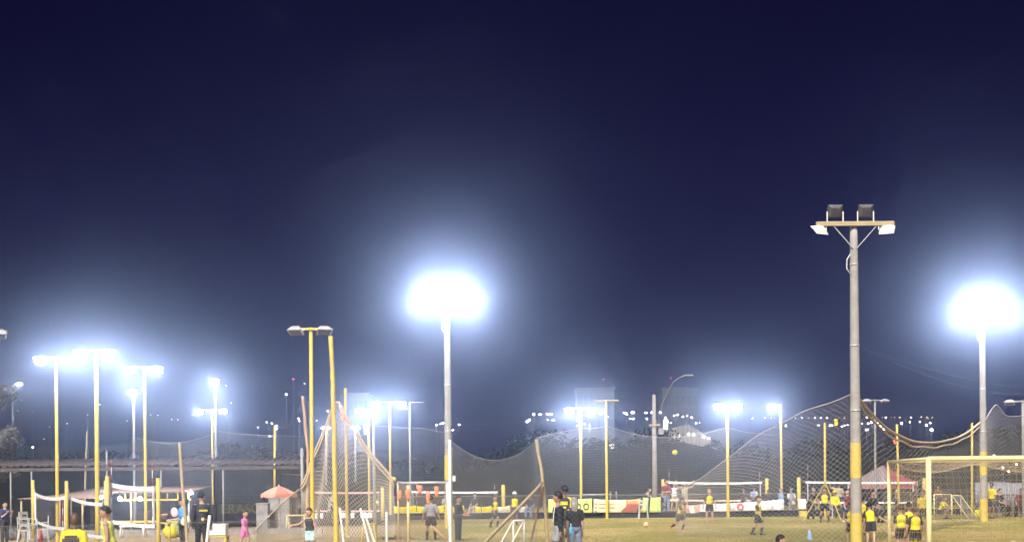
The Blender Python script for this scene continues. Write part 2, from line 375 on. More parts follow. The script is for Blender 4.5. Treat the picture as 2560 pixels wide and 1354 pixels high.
# office blocks on the far rise
BWALL = mat('office_wall', (0.10, 0.095, 0.09), 0.8, 0.08, 0.4)
BSLAB = mat('office_slab', (0.13, 0.125, 0.12), 0.8, 0.08, 0.4)
PANE = mat('dark_pane', (0.05, 0.06, 0.08), 0.2, 0.2, 1.0, spec=0.5)
LITP = emit('lit_pane', (1.0, 0.93, 0.62), 2.6)
def block(px0, px1, ytop, D, floors, cols, label, lit=(), roofbox=False):
    a, b = at(px0, ytop, D), at(px1, ytop, D); w = b.x-a.x; z = (a.z+b.z)/2; dp = 6.0
    t = thing('office_building', ((a.x+b.x)/2, D, 0), label, 'building', 'far office blocks')
    m_ = MB(); m_.box((0, dp/2, z/2), (w, dp, z)); m_.build('wall', BWALL, t)
    m_ = MB(); m_.box((0, dp/2, z+0.12), (w+0.3, dp+0.3, 0.24)); m_.build('roof', BSLAB, t)
    fh = z/floors; k = 0
    for f in range(1, floors):
        m_ = MB(); m_.box((0, -0.12, f*fh), (w+0.1, 0.24, 0.22)); m_.build('floor_slab', BSLAB, t)
    cw = w/cols
    for f in range(floors):
        for c in range(cols):
            x = -w/2+cw*(c+0.5); zz = f*fh+fh*0.55
            fr = MB(); fr.box((x, -0.03, zz), (cw*0.86, 0.06, fh*0.52)); wo = fr.build('window', BSLAB, t)
            pn = MB(); pn.box((x, -0.075, zz), (cw*0.74, 0.03, fh*0.42)); pn.build('pane', LITP if (f, c) in lit else PANE, wo)
    return t
block(1441, 1535, 972, 222, 4, 6, 'far pale office block behind the two-lamp pole, left of the utility pole', lit=((1, 5),))
block(1656, 1744, 972, 226, 4, 6, 'far office block right of the utility pole with one lit strip window', lit=((2, 0), (1, 0), (1, 1)))
block(872, 920, 985, 212, 4, 4, 'far office block half lost in the glow of the twin lamps', lit=((2, 3),))
# lit low hall at the foot of the right block
t = thing('lit_hall', gnd(1722, 205), 'low far hall glowing yellow at the foot of the right office block', 'building')
m_ = MB(); hx = 3.4
prof = [(-hx, 7.4), (-hx*0.5, 9.2), (0, 9.6), (hx*0.5, 8.6), (hx, 7.3)]
vs = [(x, y, z) for y in (0, 6) for x, z in [(-hx, 0)]+prof+[(hx, 0)]]
n = len(prof)+2
m_.add(vs, [tuple(range(n)), tuple(range(2*n-1, n-1, -1))]+[(i, i+n, (i+1) % n+n, (i+1) % n) for i in range(n)])
m_.build('wall', mat('hall_wall', (0.42, 0.36, 0.22), 0.8, 0.1, 0.5), t)
for i in range(9):
    w_ = MB(); w_.box((-hx*0.9+i*hx*0.225, -0.06, 7.5+0.6*math.sin(i*0.4)), (0.42, 0.1, 0.4)); w_.build('window', LITP if i % 3 else PANE, t)

# street lamps of the city, each on its own column
CITYW = emit('city_lamp_white', (1.0, 0.97, 0.92), 26.0); CITYY = emit('city_lamp_amber', (1.0, 0.62, 0.16), 7.0); CITYR = emit('beacon_red', (1.0, 0.03, 0.06), 4.0)
COLM = mat('lamp_column', (0.06, 0.06, 0.06), 0.6, 0.1, 3.0)
NTH = {}
ORD = ('first second third fourth fifth sixth seventh eighth ninth tenth eleventh twelfth thirteenth fourteenth fifteenth sixteenth seventeenth eighteenth nineteenth twentieth twenty-first twenty-second twenty-third twenty-fourth').split()
def city_lamp(px, py, D, rpx, m_, label, group, arms=1):
    rpx *= rnd.uniform(0.5, 1.1); py += rnd.uniform(-1.0, 1.0)
    NTH[group] = NTH.get(group, 0)+1; label = ORD[NTH[group]-1]+' from the left: '+label
    c = at(px, py, D); r = rpx*D/FOC
    t = thing('street_lamp', (c.x, D, 0), label, 'street lamp', group)
    p = MB(); p.tube([(0, 0, -0.2), (0, 0, c.z-r*0.5)], [0.06, 0.04], 5); p.build('column', COLM, t)
    for k in range(arms):
        o = (k-(arms-1)/2)*r*2.3
        h_ = MB(); h_.ball((o, -0.1, c.z), r, 8, 5, (1.0, 0.7, 0.6)); h_.build('lamp_head', m_, t)
G1 = 'lamps of the car park left of the pole with two lamps'
for px, py, a in sorted(((1317, 1054, 1), (1323, 1050, 1), (1335, 1035, 1), (1350, 1035, 2), (1367, 1034, 1), (1376, 1034, 2), (1369, 1050, 1), (1383, 1050, 2))):
    city_lamp(px, py, 187, 2.6, CITYW, 'far lamp between leaning post and two-lamp pole', G1, a)
for px, py in sorted(((1443, 1050), (1454, 1060), (1462, 1059), (1473, 1061), (1475, 1064), (1443, 1064), (1504, 1033), (1500, 1034), (1519, 1042))):
    city_lamp(px, py, 190, 1.7, CITYW, 'pinprick lamp at left office block', 'lamps at the left office block')
for px, py, a in sorted(((1561, 1032, 2), (1566, 1034, 1), (1582, 1031, 2), (1575, 1046, 1), (1615, 1031, 2), (1629, 1031, 1), (1650, 1031, 1), (1617, 1045, 1), (1583, 1046, 1))):
    city_lamp(px, py, 187, 2.3, CITYW, 'far lamp between the office blocks', 'lamps between the office blocks', a)
for px, py in sorted(((1664, 1043), (1670, 1054), (1677, 1056), (1685, 1038), (1694, 1037), (1718, 1039), (1707, 1041), (1748, 1056), (1740, 1057), (1729, 1042))):
    city_lamp(px, py, 200, 1.7, CITYW, 'tiny lamp on the glowing far hall', 'lamps at the glowing hall')
for px in (1881, 1912, 1928, 1936, 1976, 1989, 2004, 2020, 2037, 2052, 2067, 2096, 2110, 2166, 2180, 2206, 2214, 2227, 2236, 2249, 2277, 2303, 2317, 2330):
    city_lamp(px, 1044-(px-1880)*0.004, 212, 1.5, CITYY if px % 3 else CITYW, 'pinprick lamp of the straight amber row', 'straight row of far amber lamps')
for px, py, rr_ in sorted(((1964, 1063, 2.2), (2046, 1062, 2.4), (2074, 1064, 2.6), (2080, 1063, 2.4), (2104, 1066, 2.4), (2111, 1064, 2.4), (2119, 1062, 2.4), (2155, 1057, 2.2))):
    city_lamp(px, py, 187, rr_, CITYW, 'far lamp through the net, left of nearest mast', 'lamps through the net, left of the mast')
for px, py, rr_ in sorted(((2170, 1058, 3.0), (2178, 1055, 2.8), (2193, 1058, 2.6), (2201, 1065, 3.2), (2208, 1073, 3.2), (2167, 1074, 3.4), (2187, 1073, 2.8), (2254, 1058, 2.6), (2274, 1053, 2.6), (2315, 1063, 3.4), (2325, 1056, 2.4), (2329, 1073, 3.4), (2299, 1055, 1.8))):
    city_lamp(px, py, 187, rr_, CITYW, 'far lamp through the net, right of nearest mast', 'lamps through the net, right of the mast')
for px, py, rr_ in sorted(((646, 1068, 1.4), (667, 1054, 1.8), (680, 1058, 2.2), (675, 1088, 2.0), (691, 1063, 1.8), (692, 1071, 1.6), (747, 1046, 2.4), (749, 1052, 2.0), (716, 984, 2.0), (762, 959, 1.4), (820, 1026, 1.4), (850, 1015, 1.4), (792, 1051, 1.2), (806, 1070, 2.0))):
    city_lamp(px, py, 168, rr_, CITYW, 'pinprick lamp near the reddish pole', 'lamps beside the reddish pole')
for px, py, rr_ in sorted(((1091, 1062, 2.4), (1102, 1059, 2.6), (1107, 1056, 2.6), (1148, 1060, 2.4), (1132, 1074, 2.0))):
    city_lamp(px, py, 187, rr_, CITYW, 'small far lamp beside the blazing mast', 'lamps beside the blazing mast')
for px, py in sorted(((55, 1000), (45, 1025), (35, 998), (110, 1096), (83, 1027), (141, 1062), (168, 1058), (220, 1037), (250, 1010), (318, 1050), (377, 1036), (394, 1037), (430, 1049), (445, 1048), (125, 1066), (566, 962), (578, 1006))):
    city_lamp(px, py, 175, 1.1, CITYY if px % 2 else CITYW, 'faint lamp on the left hillside', 'faint lamps on the left hillside')
for px, py, D, lb in ((733, 947, 187, 'small red beacon light above the reddish leaning pole'), (1509, 947, 220, 'small red beacon light above the left office block'), (1678, 944, 220, 'small red beacon light above the right office block')):
    c = at(px, py, D); t = thing('beacon_mast', (c.x, D, 0), lb, 'beacon', 'red beacons')
    p = MB(); p.tube([(0, 0, -0.2), (0, 0, c.z)], [0.12, 0.03], 5); p.build('column', COLM, t)
    h_ = MB(); h_.ball((0, 0, c.z), 1.9*D/FOC, 8, 5); h_.build('lamp_head', CITYR, t)
for px, py, D, lb in ((2485, 1138, 80, 'round warm bulb above the crossbar of the big goal'), (2507, 1168, 80, 'round warm bulb below the crossbar, left of three'), (2522, 1177, 80, 'round warm bulb below the crossbar, lowest of three'), (2541, 1159, 80, 'round warm bulb below the crossbar, right of three'), (82, 1117, 90, 'small orange lamp over the long roof at the left')):
    c = at(px, py, D); t = thing('garden_lamp', (c.x, D, 0), lb, 'lamp', 'warm garden bulbs')
    p = MB(); p.tube([(0, 0, -0.1), (0, 0, c.z-0.05)], 0.02, 5); p.build('column', COLM, t)
    h_ = MB(); h_.ball((0, 0, c.z), 0.06, 8, 6); h_.build('bulb', emit('warm_bulb', (1.0, 0.62, 0.36), 9.0), t)
# small lit street lamp at the left edge
c = at(48, 960, 118); t = thing('street_lamp', (c.x-0.6, 118, 0), 'lit warm white street lamp beside the pale tree at the left', 'street lamp')
p = MB(); p.tube([(0, 0, -0.1), (0, 0, c.z-0.5), (0.1, 0, c.z-0.1), (0.5, 0, c.z+0.04)], [0.08, 0.06, 0.05, 0.04], 8); p.build('column', GREYP, t)
h_ = MB(); h_.ball((0.6, -0.05, c.z), 0.26, 10, 6, (1.2, 0.6, 0.45)); h_.build('lamp_head', emit('warm_street_lens', (1.0, 0.95, 0.80), 18.0), t)
point('lamp_light', (0.6, -0.3, c.z-0.2), 420, (1.0, 0.93, 0.8), 0.15, t)
# two lamps right behind the peaked net
for px, lb in ((815, 'bright low lamp at the left edge of the peaked net'), (888, 'bright low lamp at the right shoulder of the peaked net')):
    c = at(px, 1069, 92); t = thing('street_lamp', (c.x, 92, 0), lb, 'street lamp', 'low lamps behind the peaked net')
    p = MB(); p.tube([(0, 0, -0.1), (0, 0, c.z)], [0.08, 0.05], 8); p.build('column', GREYP, t)
    h_ = MB(); h_.ball((0, -0.12, c.z), 0.2, 10, 6, (1.5, 0.6, 0.4)); h_.build('lamp_head', LENS, t)
    point('lamp_light', (0, -0.4, c.z-0.1), 380, parent=t)

POLED = mat('dull_grey_steel', (0.16, 0.155, 0.15), 0.7, 0.1, 5.0)
# utility pole with an unlit street-lamp arm
b0 = at(1635, 986, 76); t = thing('utility_pole', (b0.x, 76, 0), 'grey utility pole with a long curved unlit street lamp arm', 'utility pole')
H = b0.z
p = MB(); p.tube([(0, 0, -0.3), (0, 0, H)], [0.17, 0.10], 12); p.build('pole', CONC, t)
p = MB(); e1 = at(1640, 1046, 76); e2 = at(1712, 939, 76)
pts = [Vector((e1.x-b0.x, -0.1, e1.z))]
for fx, fz in ((0.22, 0.36), (0.42, 0.66), (0.62, 0.87), (0.82, 0.97), (1.0, 1.0)):
    pts.append(Vector((e1.x-b0.x+(e2.x-e1.x)*fx, -0.1, e1.z+(e2.z-e1.z)*fz)))
p.tube(pts, 0.035, 8); p.build('lamp_arm', POLED, t)
p = MB(); p.ball(pts[-1]+Vector((0.22, 0, 0.02)), 0.3, 10, 6, (1.0, 0.4, 0.28)); p.build('lamp_head', POLED, t)
p = MB(); zc = at(1636, 1062, 76).z; p.box((0, -0.15, zc), (0.62, 0.08, 0.1)); p.build('crossarm', WOOD, t)
p = MB(); p.box((0.35, -0.18, zc-0.35), (0.28, 0.2, 0.35)); p.build('transformer_box', GREYP, t)
# overhead cables
CABLE = mat('cable', (0.30, 0.30, 0.32), 0.6, 0.1, 2.0)
def cable(pa, pb, drop, label, r=0.006, m_=None, cat='cable', group='overhead cables', name='overhead_cable'):
    a, b = at(*pa), at(*pb); g = MB(); g.tube([v-a for v in sag(a, b, drop, 16)], r, 4, cap=False)
    o = g.build(name, m_ or CABLE); o.location = a
    return tag(o, label, cat, group)
cable((-10, 1056, 90), (760, 1058, 90), 0.1, 'faint overhead cable crossing above the long roof')
cable((990, 1071, 90), (1630, 998, 76), 0.3, 'upper cable running from the twin lamps to the utility pole')
cable((990, 1084, 90), (1630, 1013, 76), 0.3, 'lower cable running from the twin lamps to the utility pole')
cable((1636, 996, 76), (2560, 1008, 95), 0.25, 'upper cable running right from the utility pole')
cable((1636, 1008, 76), (2560, 1028, 95), 0.25, 'lower cable running right from the utility pole')
cable((2146, 866, 38.6), (2560, 968, 60), 0.2, 'upper thin wire running right from the nearest mast', 0.003)
cable((2160, 872, 38.6), (2560, 985, 60), 0.35, 'lower thin wire running right from the nearest mast', 0.003)
# ------------------------------------------------------------------ nets, posts, fences
def net_mesh(S, nu, nv, r, diamond=True, sub=1):
    g = MB()
    if diamond:
        for i in range(-nv, nu+1):
            for sgn in (0, 1):
                pts = []
                for j in range(nv+1):
                    k = i+j
                    if 0 <= k <= nu: pts.append(S((k if not sgn else nu-k)/nu, j/nv))
                if len(pts) > 1: g.string(pts, r)
    else:
        for i in range(nu+1): g.string([S(i/nu, j/(nv*sub)) for j in range(nv*sub+1)], r)
        for j in range(nv+1): g.string([S(i/nu, j/nv) for i in range(nu+1)], r)
    return g
def poly(pts):
    """polyline of world points -> function of 0..1 by length, softly rounded"""
    pts = [Vector(p) for p in pts]; L = [0.0]
    for a, b in zip(pts, pts[1:]): L.append(L[-1]+(b-a).length)
    def f(u):
        s_ = max(0, min(1, u))*L[-1]
        for i in range(len(pts)-1):
            if s_ <= L[i+1] or i == len(pts)-2:
                k = (s_-L[i])/max(1e-6, L[i+1]-L[i])
                p0 = pts[max(0, i-1)]; p1 = pts[i]; p2 = pts[i+1]; p3 = pts[min(len(pts)-1, i+2)]
                return 0.5*((2*p1)+(p2-p0)*k+(2*p0-5*p1+4*p2-p3)*k*k+(3*p1-p0-3*p2+p3)*k*k*k)
    return f
def curtain(name, top, label, nu, nv, r, mtl, diamond=True, bot=None, bulge=0.25, rope=0.0, ropem=None, zb=0.03, rope2=0.0, cat='net', group=None, shrink=0.0, wav=0.0):
    T = poly([at(*p) for p in top])
    Bf = poly([at(*p) for p in bot]) if bot else None
    org = T(0.0).copy(); org.z = 0
    mid = (T(0)+T(1))/2
    def S(u, v):
        a = T(u); b = Bf(u) if Bf else Vector((a.x+(mid.x-a.x)*shrink, a.y, zb))
        p = a.lerp(b, v)
        p.y += bulge*math.sin(math.pi*v)*math.sin(u*9)+wav*math.sin(u*nu*0.9+v*5)
        p.x += wav*math.sin(u*nu*0.7+v*7)
        return p-org
    t = thing(name, org, label, cat, group)
    net_mesh(S, nu, nv, r, diamond).build('net_mesh', mtl, t)
    if rope:
        g = MB(); n = 28
        g.tube([S(i/n, 0) for i in range(n+1)], rope, 6); g.build('top_rope', ropem or mtl, t)
    if rope2:
        g = MB(); n = 28
        g.tube([S(i/n, 0.0)-Vector((0, 0.04, 0.15+0.05*math.sin(i*0.7)**2)) for i in range(n+1)], rope2, 6); g.build('gathered_edge', ropem or mtl, t)
    return t
def post(name, pts, r, mtl, label, cat='post', group=None, n=10, lumps=0.0, ground=True):
    P_ = [at(*p) for p in pts]; 
    org = P_[-1].copy(); org.z = 0
    rr = random.Random(int(pts[0][0]))
    if ground and P_[-1].z > 0:
        d = P_[-1]-P_[-2]; P_.append(P_[-1]+d*((P_[-1].z+0.2)/max(0.01, -d.z)))
        org = Vector((P_[-1].x, P_[-1].y, 0))
    fine = []
    for a, b in zip(P_, P_[1:]):
        k = 6 if lumps else 2
        fine += [a.lerp(b, i/k) for i in range(k)]
    fine.append(P_[-1])
    g = MB(); g.tube([p-org+(Vector((rr.uniform(-1, 1), 0, 0))*lumps) for p in fine], [r*(1+rr.uniform(-1, 1)*lumps*6)*(0.86+0.2*i/len(fine)) for i in range(len(fine))], n)
    o = g.build(name, mtl); o.location = org
    return tag(o, label, cat, group)
# wooden and painted posts
post('wooden_post', [(827, 840, 33), (832, 960, 33), (836, 1100, 33), (840, 1354, 33)], 0.062, YELW, 'thick lumpy yellow painted trunk post, tallest of the wooden ones', n=12, lumps=0.012)
post('wooden_post', [(863, 970, 47.5), (868, 1338, 47.5)], 0.06, YELW, 'yellow post right of the lumpy trunk carrying the net peak', lumps=0.004)
post('wooden_post', [(757, 990, 48), (763, 1060, 48), (770, 1130, 48), (768, 1250, 48), (772, 1330, 48)], 0.06, WOODO, 'reddish crooked wooden pole left of the peaked net', lumps=0.01)
post('wooden_post', [(449, 1105, 36), (456, 1210, 36), (468, 1354, 36)], 0.048, WOOD, 'bare wooden pole leaning in front of the woman in blue', lumps=0.006)
post('wooden_post', [(1340, 1097, 40), (1353, 1170, 40), (1362, 1250, 40), (1368, 1354, 40)], 0.052, WOOD, 'leaning wooden post that the two braces rest against', lumps=0.006)
post('wooden_brace', [(1356, 1206, 39.8), (1290, 1275, 37.5), (1213, 1354, 35)], 0.05, WOOD, 'long slanting wooden brace running down left from the leaning post', 'brace', lumps=0.005)
post('wooden_brace', [(1357, 1212, 40.3), (1345, 1275, 42), (1329, 1345, 43)], 0.035, WOODO, 'thin steep brace just left of the leaning post', 'brace', lumps=0.004)
post('wooden_post', [(218, 1078, 68), (214, 1160, 68), (212, 1300, 68)], 0.055, WOOD, 'weathered pole seen behind the long roof between two yellow poles', lumps=0.006)
post('yellow_post', [(687, 1062, 60), (686, 1320, 60)], 0.055, YELW, 'yellow post rising behind the red parasol')
post('steel_post', [(933, 1035, 50), (938, 1335, 50)], 0.06, STEEL, 'grey steel post beside the yellow lit poles')
post('white_post', [(1124, 1098, 42.5), (1126, 1354, 42.5)], 0.05, WHITE, 'slim white post standing against the blazing concrete mast')
post('yellow_post', [(2062, 1056, 62), (2063, 1250, 62)], 0.06, YELW, 'yellow net post with slanting stays left of the nearest mast')
post('yellow_post', [(2242, 1060, 60), (2247, 1255, 60)], 0.055, YELW, 'yellow net post above the tent, right of its peak')
post('yellow_post', [(2430, 1056, 62), (2430, 1262, 62)], 0.06, YELW, 'yellow net post left of the lit mast at the corrugated fence')
for k, (px, lb) in enumerate(((2040, 'left'), (2080, 'right'))):
    post('stay', [(2063, 1205, 61.9), (px, 1245, 61)], 0.022, YELW, f'thin yellow stay slanting to the {lb} of the net post', 'stay', lumps=0)
post('white_stake', [(849, 1268, 44), (858, 1343, 44)], 0.038, WHITE, 'white stake leaning beside the lumpy trunk post', 'stake', 'white stakes')
post('white_stake', [(901, 1269, 38), (922, 1354, 38)], 0.035, WHITE, 'thinner white stake leaning over the small yellow stand', 'stake', 'white stakes')
post('white_stake', [(911, 1280, 38.4), (936, 1354, 38.4)], 0.042, WHITE, 'thicker white stake leaning over the small yellow stand', 'stake', 'white stakes')
post('white_stake', [(966, 1278, 38), (967, 1354, 38)], 0.036, WHITE, 'upright white stake right of the yellow stand', 'stake', 'white stakes')
post('white_stake', [(524, 1287, 36), (517, 1354, 36)], 0.045, WHITE, 'white stake standing against the white box on the table', 'stake', 'white stakes')
t = thing('yellow_stand', gnd(922, 40), 'small yellow tube stand behind the leaning white stakes', 'stand')
for x in (-0.2, 0.2):
    g = MB(); g.tube([(x*0.75, 0, 0.72), (x*1.2, 0, 0)], 0.022, 6); g.build('leg', YEL, t)
g = MB(); g.tube([(-0.17, 0, 0.7), (0.22, 0, 0.73)], 0.022, 6); g.build('top_bar', YEL, t)

# draped nets
CORDP = mat('pale_net_cord', (0.66, 0.58, 0.47), 0.8, 0.1, 3.0)
curtain('peaked_net', [(752, 1215, 47), (775, 1160, 47), (800, 1100, 47), (822, 1040, 47), (846, 1002, 47), (866, 1040, 47), (893, 1080, 47), (935, 1140, 47), (986, 1203, 47)],
        'tan net drawn up to a tall peak at the yellow post', 32, 23, 0.0072, CORDP, rope=0.04, ropem=CORDT, rope2=0.03, bulge=0.3, wav=0.03, group='ball-stop nets')
g = MB(); a = at(756, 998, 48); b = at(810, 1022, 47); c = at(838, 1015, 47); d = at(862, 974, 47.5)
P0 = a.copy(); P0.z = 0
g.tube([p-P0 for p in (a, a.lerp(b, 0.5)-Vector((0, 0, 0.05)), b, b.lerp(c, 0.6), c, d)], 0.008, 5); e = at(690, 1060, 60)
g.tube([p-P0 for p in sag(a, e, 0.5)], 0.008, 5)
o = g.build('guy_rope', CORDG); o.location = P0; tag(o, 'sagging rope tied between the crooked pole and its neighbours', 'rope')
curtain('side_net', [(640, 1322, 43), (700, 1262, 45), (748, 1222, 47)], 'low corner of tan net slanting down beside the red parasol', 18, 10, 0.0055, CORDP, rope=0.025, ropem=CORDT, bulge=0.1, group='ball-stop nets')
curtain('big_net', [(1690, 1225, 46), (1760, 1190, 45), (1880, 1098, 43), (2000, 1033, 41), (2070, 1008, 40), (2131, 984, 38.9)],
        'wide pale net falling left from the nearest mast', 32, 27, 0.0056, CORD, rope=0.02, ropem=CORD, bulge=0.35, wav=0.03, group='ball-stop nets')
curtain('big_net', [(2142, 990, 38.9), (2180, 1035, 41), (2225, 1075, 43), (2275, 1100, 46), (2330, 1106, 49), (2385, 1096, 52.5), (2425, 1076, 55.5), (2450, 1056, 57.4)],
        'wide net hanging in a deep curve between the nearest mast and the lit right mast', 36, 20, 0.0064, CORD, rope=0.045, ropem=CORDT, rope2=0.032, bulge=0.3, wav=0.02, group='ball-stop nets')
curtain('big_net', [(2462, 1052, 57.4), (2490, 1012, 58.5), (2520, 1040, 59.5), (2580, 1034, 62)],
        'net running off the right edge from the lit right mast', 16, 24, 0.0062, CORD, rope=0.02, bulge=0.2, group='ball-stop nets')
curtain('goal_backstop', [(1127, 1102, 42.5), (1175, 1134, 42.2), (1230, 1150, 41.8), (1290, 1138, 41), (1340, 1102, 40.2)],
        'fine dark net slung between the white post and the leaning wooden post', 78, 50, 0.0018, CORDG, rope=0.006, bulge=0.2, group='ball-stop nets')
FN = 'fine ball-stop nets along the far fence'
for tops, lb, nu in (([(1340, 1094, 68), (1400, 1080, 67.5), (1452, 1070, 67)], 'fine grey net rising from the right to the two-lamp pole', 40),
                 ([(1452, 1070, 67), (1483, 1070, 66.5), (1515, 1065, 66)], 'short fine grey net between the two-lamp pole and the bare yellow pole', 22),
                 ([(1516, 1065, 66), (1590, 1085, 66), (1660, 1093, 66), (1740, 1087, 66), (1818, 1068, 66)], 'long fine grey net sagging between two yellow poles over the banner', 100),
                 ([(1819, 1068, 66), (1870, 1080, 67), (1952, 1086, 70)], 'fine grey net right of the lamp pole over the white banner', 44),
                 ([(545, 1077, 85), (620, 1086, 85), (760, 1090, 85)], 'faint net line left of the crooked pole, high above the long roof', 60),
                 ([(925, 1062, 82), (1000, 1068, 80), (1060, 1071, 79), (1130, 1085, 78)], 'fine grey net between the twin lamps and the blazing mast', 64),
                 ([(330, 1092, 64), (430, 1108, 62), (530, 1086, 60)], 'faint fine net hanging above the long roof near the twin grey poles', 60)):
    curtain('fine_net', tops, lb, nu, 34, 0.0032, CORDG, diamond=False, rope=0.008, ropem=WHITE, bulge=0.1, group=FN)
# coloured rags tied to nets and posts
RAG = mat('orange_cloth', (0.80, 0.30, 0.17), 0.8, 0.15, 8.0)
def rag(px, py, D, w, h, label, m_=None):
    a = at(px, py, D); rr = random.Random(int(px*7+py)); g = MB(); nx, ny = 4, 5; vs = []
    for j in range(ny+1):
        for i in range(nx+1):
            k = 1-0.35*j/ny if j > 2 else 1
            vs.append(((i/nx-0.5)*w*k+rr.uniform(-1, 1)*w*0.06, rr.uniform(-1, 1)*0.03, -h*j/ny+rr.uniform(-1, 1)*h*0.05))
    g.add(vs, [(j*(nx+1)+i, j*(nx+1)+i+1, (j+1)*(nx+1)+i+1, (j+1)*(nx+1)+i) for j in range(ny) for i in range(nx)], True)
    o = g.build('hanging_bib', m_ or RAG); o.location = a
    o.modifiers.new('thick', 'SOLIDIFY').thickness = 0.012
    return tag(o, label, 'bib', 'orange bibs')
rag(857, 1035, 46.9, 0.17, 0.22, 'orange cloth tied at the net peak beside the yellow post')
rag(2238, 1098, 46, 0.16, 0.16, 'small orange cloth caught on the net above the tent')
YP = mat('yellow_pad', (0.80, 0.66, 0.02), 0.5, 0.08, 4.0)
a = at(2090, 1055, 55); g = MB(); g.box((0, 0, 0), (0.13, 0.05, 0.27)); o = g.build('net_marker', YP); o.location = a
tag(o, 'small bright yellow marker plate hanging on the big net', 'marker')

# ------------------------------------------------------------------ volleyball nets
BAND = mat('net_band_white', (0.80, 0.80, 0.78), 0.7, 0.04, 6.0)
BANDP = mat('net_band_pink', (0.68, 0.42, 0.40), 0.7, 0.08, 6.0)
BANDY = mat('net_band_cream', (0.72, 0.66, 0.48), 0.7, 0.06, 6.0)
ANT_R = mat('antenna_red', (0.60, 0.06, 0.06), 0.5, 0.1, 6.0)
MESHD = mat('net_mesh_dark', (0.16, 0.16, 0.18), 0.8, 0.1, 6.0)
def volley(p1, p2, t1, t2, hnet, label, bandm=None, lowm=None, postr=(0.06, 0.06), sagv=0.04, ants=(), antz=0.8, sides=(True, True), bw=0.07, posts=(True, True), side_w=0.06, printed=False):
    """p = (px, py of post top, D); t = (px, py of band top, D)"""
    P1, P2 = at(*p1), at(*p2); A, B = at(*t1), at(*t2)
    org = Vector(((P1.x+P2.x)/2, (P1.y+P2.y)/2, 0))
    t = thing('volleyball_net', org, label, 'volleyball net', 'court nets')
    for P_, r, on in ((P1, postr[0], posts[0]), (P2, postr[1], posts[1])):
        if not on: continue
        g = MB(); g.tube([Vector((P_.x, P_.y, -0.15))-org, Vector((P_.x, P_.y, P_.z*0.5))-org, P_-org], [r*1.05, r, r*0.96], 12); po = g.build('post', YELW, t)
        g = MB(); g.tube([Vector((P_.x, P_.y, P_.z*0.72))-org, Vector((P_.x, P_.y, P_.z*0.72+0.02))-org], r*1.06, 12); g.build('strap', STEEL, po)
    n = 14
    up = [p-org for p in sag(A, B, sagv, n)]
    lo = [p-Vector((0, 0, hnet))-org for p in sag(A, B, sagv*0.7, n)]
    d = (B-A).normalized()
    def band(nm, line, w, m_):
        g = MB(); vs = []
        for p in line: vs += [p+Vector((0, -0.008, 0)), p+Vector((0, -0.008, -w)), p+Vector((0, 0.008, -w)), p+Vector((0, 0.008, 0))]
        fs = []
        for i in range(len(line)-1):
            for k in range(4): fs.append((i*4+k, i*4+(k+1) % 4, i*4+4+(k+1) % 4, i*4+4+k))
        m0 = len(line)*4
        fs += [(3, 2, 1, 0), (m0-4, m0-3, m0-2, m0-1)]
        g.add(vs, fs); return g.build(nm, m_, t)
    tb = band('top_band', up, bw, bandm or BAND); 
    lb_ = band('bottom_band', lo, bw*0.9, lowm or bandm or BAND)
    if printed:                                          # faint row of printed blocks on the tape
        for ln, pr in ((lo, lb_), (up, tb)):
            g = MB()
            for i in range(1, n):
                p = ln[i]-Vector((0, 0.011, bw*0.5)); g.box(p, (0.05, 0.004, bw*0.32))
            pl_ = g.build('printed_lettering', mat('faded_print', (0.45, 0.40, 0.38), 0.7), pr); pl_['kind'] = 'stuff'
    def S(u, v):
        i = min(n-1, int(u*n)); k = u*n-i
        return up[i].lerp(up[i+1], k).lerp(lo[i].lerp(lo[i+1], k), v)
    L = (B-A).length; nu = max(10, int(L/0.11)); nv = max(5, int(hnet/0.11))
    net_mesh(S, nu, nv, 0.0022, False).build('net_mesh', MESHD, t)
    for k, (e, on) in enumerate(((A, sides[0]), (B, sides[1]))):
        if not on: continue
        s_ = 1 if k == 0 else -1
        c = e+d*s_*side_w*0.5-org
        g = MB(); g.bar(c+Vector((0, -0.012, 0.0)), c+Vector((0, -0.012, -hnet)), side_w, 0.014, up=d); g.build('side_tape', bandm or BAND, t)
    for P_, e in ((P1, A), (P2, B)):
        g = MB(); g.string([P_-Vector((0, 0, 0.06))-org, e-org-Vector((0, 0, 0.02))], 0.006); g.string([Vector((P_.x, P_.y, max(0.2, e.z-hnet)))-org, e-Vector((0, 0, hnet))-org], 0.006)
        g.build('tension_rope', BAND, t)
    for u in ants:
        p = S(u, 0)+Vector((0, -0.02, 0)); an = None
        for k in range(int(hnet/0.2)+int(antz/0.2)):
            z0 = p.z-hnet+0.2*k
            g = MB(); g.tube([(p.x, p.y, z0), (p.x, p.y, z0+0.2)], 0.011, 6)
            if an is None: an = g.build('antenna', BAND, t)
            else: g.build('antenna_band', ANT_R if k % 2 else BAND, an)
    return t
volley((82, 1199, 49), (166, 1201, 42), (88, 1230, 49), (163, 1238, 42.4), 0.98, 'leftmost volleyball net with white tapes, beside the stacked plastic chairs', postr=(0.055, 0.055), sagv=0.1, ants=(0.93,), antz=0.0, bw=0.11)
volley((167, 1204, 42.2), (262, 1200, 41), (176, 1240, 42.2), (256, 1255, 41), 1.0, 'volleyball net with grey tapes between two yellow posts, behind the man in yellow and black', bandm=mat('net_band_grey', (0.68, 0.68, 0.68), 0.7), postr=(0.03, 0.03), sagv=0.06, printed=True, bw=0.10)
volley((268, 1189, 36), (395, 1194, 35), (276, 1206, 36.2), (386, 1215, 35.2), 0.98, 'volleyball net with printed tapes and tall antennas behind the man in the tank top', postr=(0.055, 0.055), sagv=0.04, ants=(0.03, 0.96), antz=0.8, bw=0.11, printed=True)
